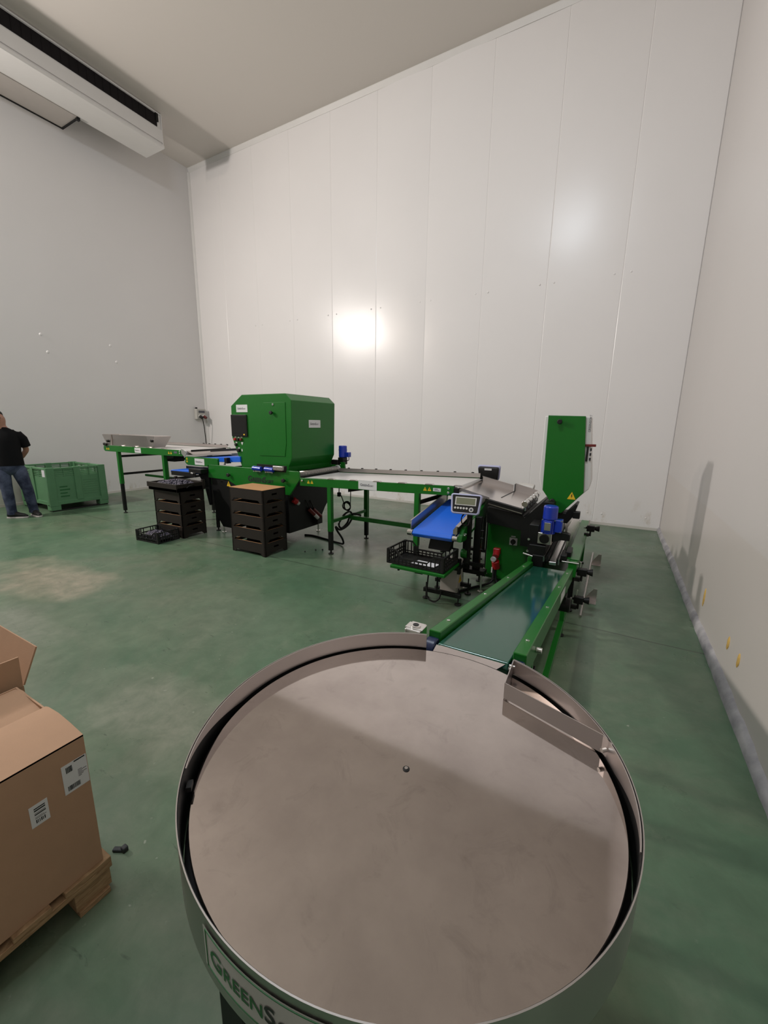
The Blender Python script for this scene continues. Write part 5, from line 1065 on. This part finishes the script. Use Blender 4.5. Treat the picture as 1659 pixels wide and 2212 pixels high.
for y, z in ((5.0, 0.60), (3.95, 0.42), (3.92, 0.16)):
    kb = part('adjuster', MB().cyl((-0.20, y, z), (-0.06, y+0.02, z), 0.012, 12).box(-0.17, -0.09, y-0.03, y+0.03, z-0.035, z+0.03, 0.006), M['black_metal'], pm)
    part('adjuster_knob', MB().cyl((-0.09, y+0.01, z), (-0.045, y+0.015, z), 0.020, 14, r2=0.034).cyl((-0.13, y, z-0.02), (-0.13, y, z-0.09), 0.010, 10).box(-0.19, -0.14, y-0.02, y+0.02, z-0.095, z-0.06, 0.004), M['black_plastic'], kb)
    part('adjuster_rod', MB().cyl((-0.15, y, z+0.03), (-0.15, y, z+0.09), 0.007, 10).cyl((-0.19, y-0.03, z+0.01), (-0.19, y-0.05, z+0.01), 0.010, 8), M['chrome'], kb)
for x in (-0.58, -0.21):
    for y in (4.0, 5.6):
        lg = part('lane_leg', MB().box(x-0.022, x+0.022, y-0.022, y+0.022, 0.03, 0.40, 0.003), M['black_metal'] if y < 5 else M['green'], pm)
        part('foot', MB().cyl((x, y, 0), (x, y, 0.012), 0.034, 18).cyl((x, y, 0.01), (x, y, 0.05), 0.010, 10), M['black_plastic'], lg)
part('rear_motor', MB().cyl((-0.98, 5.18, 0.985), (-0.80, 5.18, 0.96), 0.045, 20, r2=0.06, bev=0.008), M['cream'], pm)

# ---------------------------------------------------------------- odd pieces on the floor
rd = thing('steel_rod', 'long thin steel rod with two small plate brackets on floor by right wall', 'rod', (-0.095, 5.0, 0))
part('rod', MB().cyl((-0.100, 3.90, 0.012), (-0.095, 6.12, 0.012), 0.010, 12), M['steel'], rd)
for y in (4.36, 5.66):
    bk = part('bracket', MB().prism([(-0.085, 0.0), (0.012, 0.0), (0.012, 0.13), (-0.02, 0.13), (-0.085, 0.03)], 'y', y, y+0.006), M['sheet'], rd)
    part('bracket_foot', MB().box(-0.085, 0.012, y-0.09, y+0.004, 0.0, 0.005), M['sheet'], bk)
for k, (x, y, s, lbl) in enumerate(((-1.565, 0.645, 0.024, 'dark crumpled scrap on green floor near the pallet corner'), (-3.35, 4.29, 0.012, 'tiny black berry on floor, farthest right of three near tray stack'),
                               (-3.42, 4.23, 0.012, 'tiny black berry on floor, middle of three near tray stack'), (-3.50, 4.10, 0.010, 'tiny black berry on floor, nearest of three by tray stack'))):
    mb = MB()
    if k == 0:
        mb.box(x-s, x+s, y-s*0.4, y+s*0.4, 0.0, 0.012, 0.004, Matrix.Translation((x, y, 0)) @ Matrix.Rotation(0.5, 4, 'Z') @ Matrix.Translation((-x, -y, 0))).box(x+s*0.3, x+s*1.3, y+0.0, y+s*0.9, 0.0, 0.022, 0.005)
        tag(mb.build('plastic_scrap', M['scrap'], loc=(x, y, 0)), lbl, 'scrap')
    else: tag(mb.sphere((x, y, s), s, n=12).build('berry', M['ink'], loc=(x, y, 0)), lbl, 'berry', 'berries dropped on the floor')

# ---------------------------------------------------------------- camera
FPX = 879.99879; YAW, PIT, ROL = 0.508061489, 0.210216366, 0.0135488391; CH = 1.7
f = Vector((-math.sin(YAW)*math.cos(PIT), math.cos(YAW)*math.cos(PIT), -math.sin(PIT))); r = Vector((math.cos(YAW), math.sin(YAW), 0)); u = r.cross(f)
r2 = r*math.cos(ROL)+u*math.sin(ROL); u2 = u*math.cos(ROL)-r*math.sin(ROL)
cd = bpy.data.cameras.new('camera'); cd.sensor_fit = 'HORIZONTAL'; cd.sensor_width = 36; cd.lens = FPX/1659*36; cd.clip_start = 0.02; cd.clip_end = 60
co = bpy.data.objects.new('camera', cd); COL.objects.link(co)
mm = Matrix((r2, u2, -f)).transposed().to_4x4(); mm.translation = (0, 0, CH); co.matrix_world = mm; SC.camera = co

# ---------------------------------------------------------------- light
def area(name, loc, target, sx, sy, power, col, shape='RECTANGLE', spread=PI):
    l = bpy.data.lights.new(name, 'AREA'); l.shape = shape; l.size = sx; l.size_y = sy; l.energy = power; l.color = col; l.spread = spread
    o = bpy.data.objects.new(name, l); COL.objects.link(o); o.location = loc
    o.rotation_euler = (Vector(target)-Vector(loc)).to_track_quat('-Z', 'Y').to_euler(); return o
area('wall_floodlight', (-10.36, 0.25, 5.70), (-2.0, 5.0, 3.0), 0.55, 0.40, 1150, (1.0, 0.935, 0.885), spread=math.radians(165))
area('wall_floodlight', (-10.36, -3.2, 6.15), (-2.0, 4.0, 3.0), 0.50, 0.40, 330, (1.0, 0.84, 0.70), spread=math.radians(165))
area('ceiling_floodlight', (-2.1, 0.45, 8.05), (-3.2, 2.6, 0.0), 1.5, 1.0, 740, (0.84, 0.92, 1.0))
w = bpy.data.worlds.new('world'); w.use_nodes = True; SC.world = w
w.node_tree.nodes['Background'].inputs[0].default_value = (0.5, 0.5, 0.5, 1); w.node_tree.nodes['Background'].inputs[1].default_value = 0.0
SC.view_settings.view_transform = 'Standard'; SC.view_settings.look = 'None'; SC.view_settings.exposure = -1.45; SC.view_settings.gamma = 1.0; SC.view_settings.use_curve_mapping = False
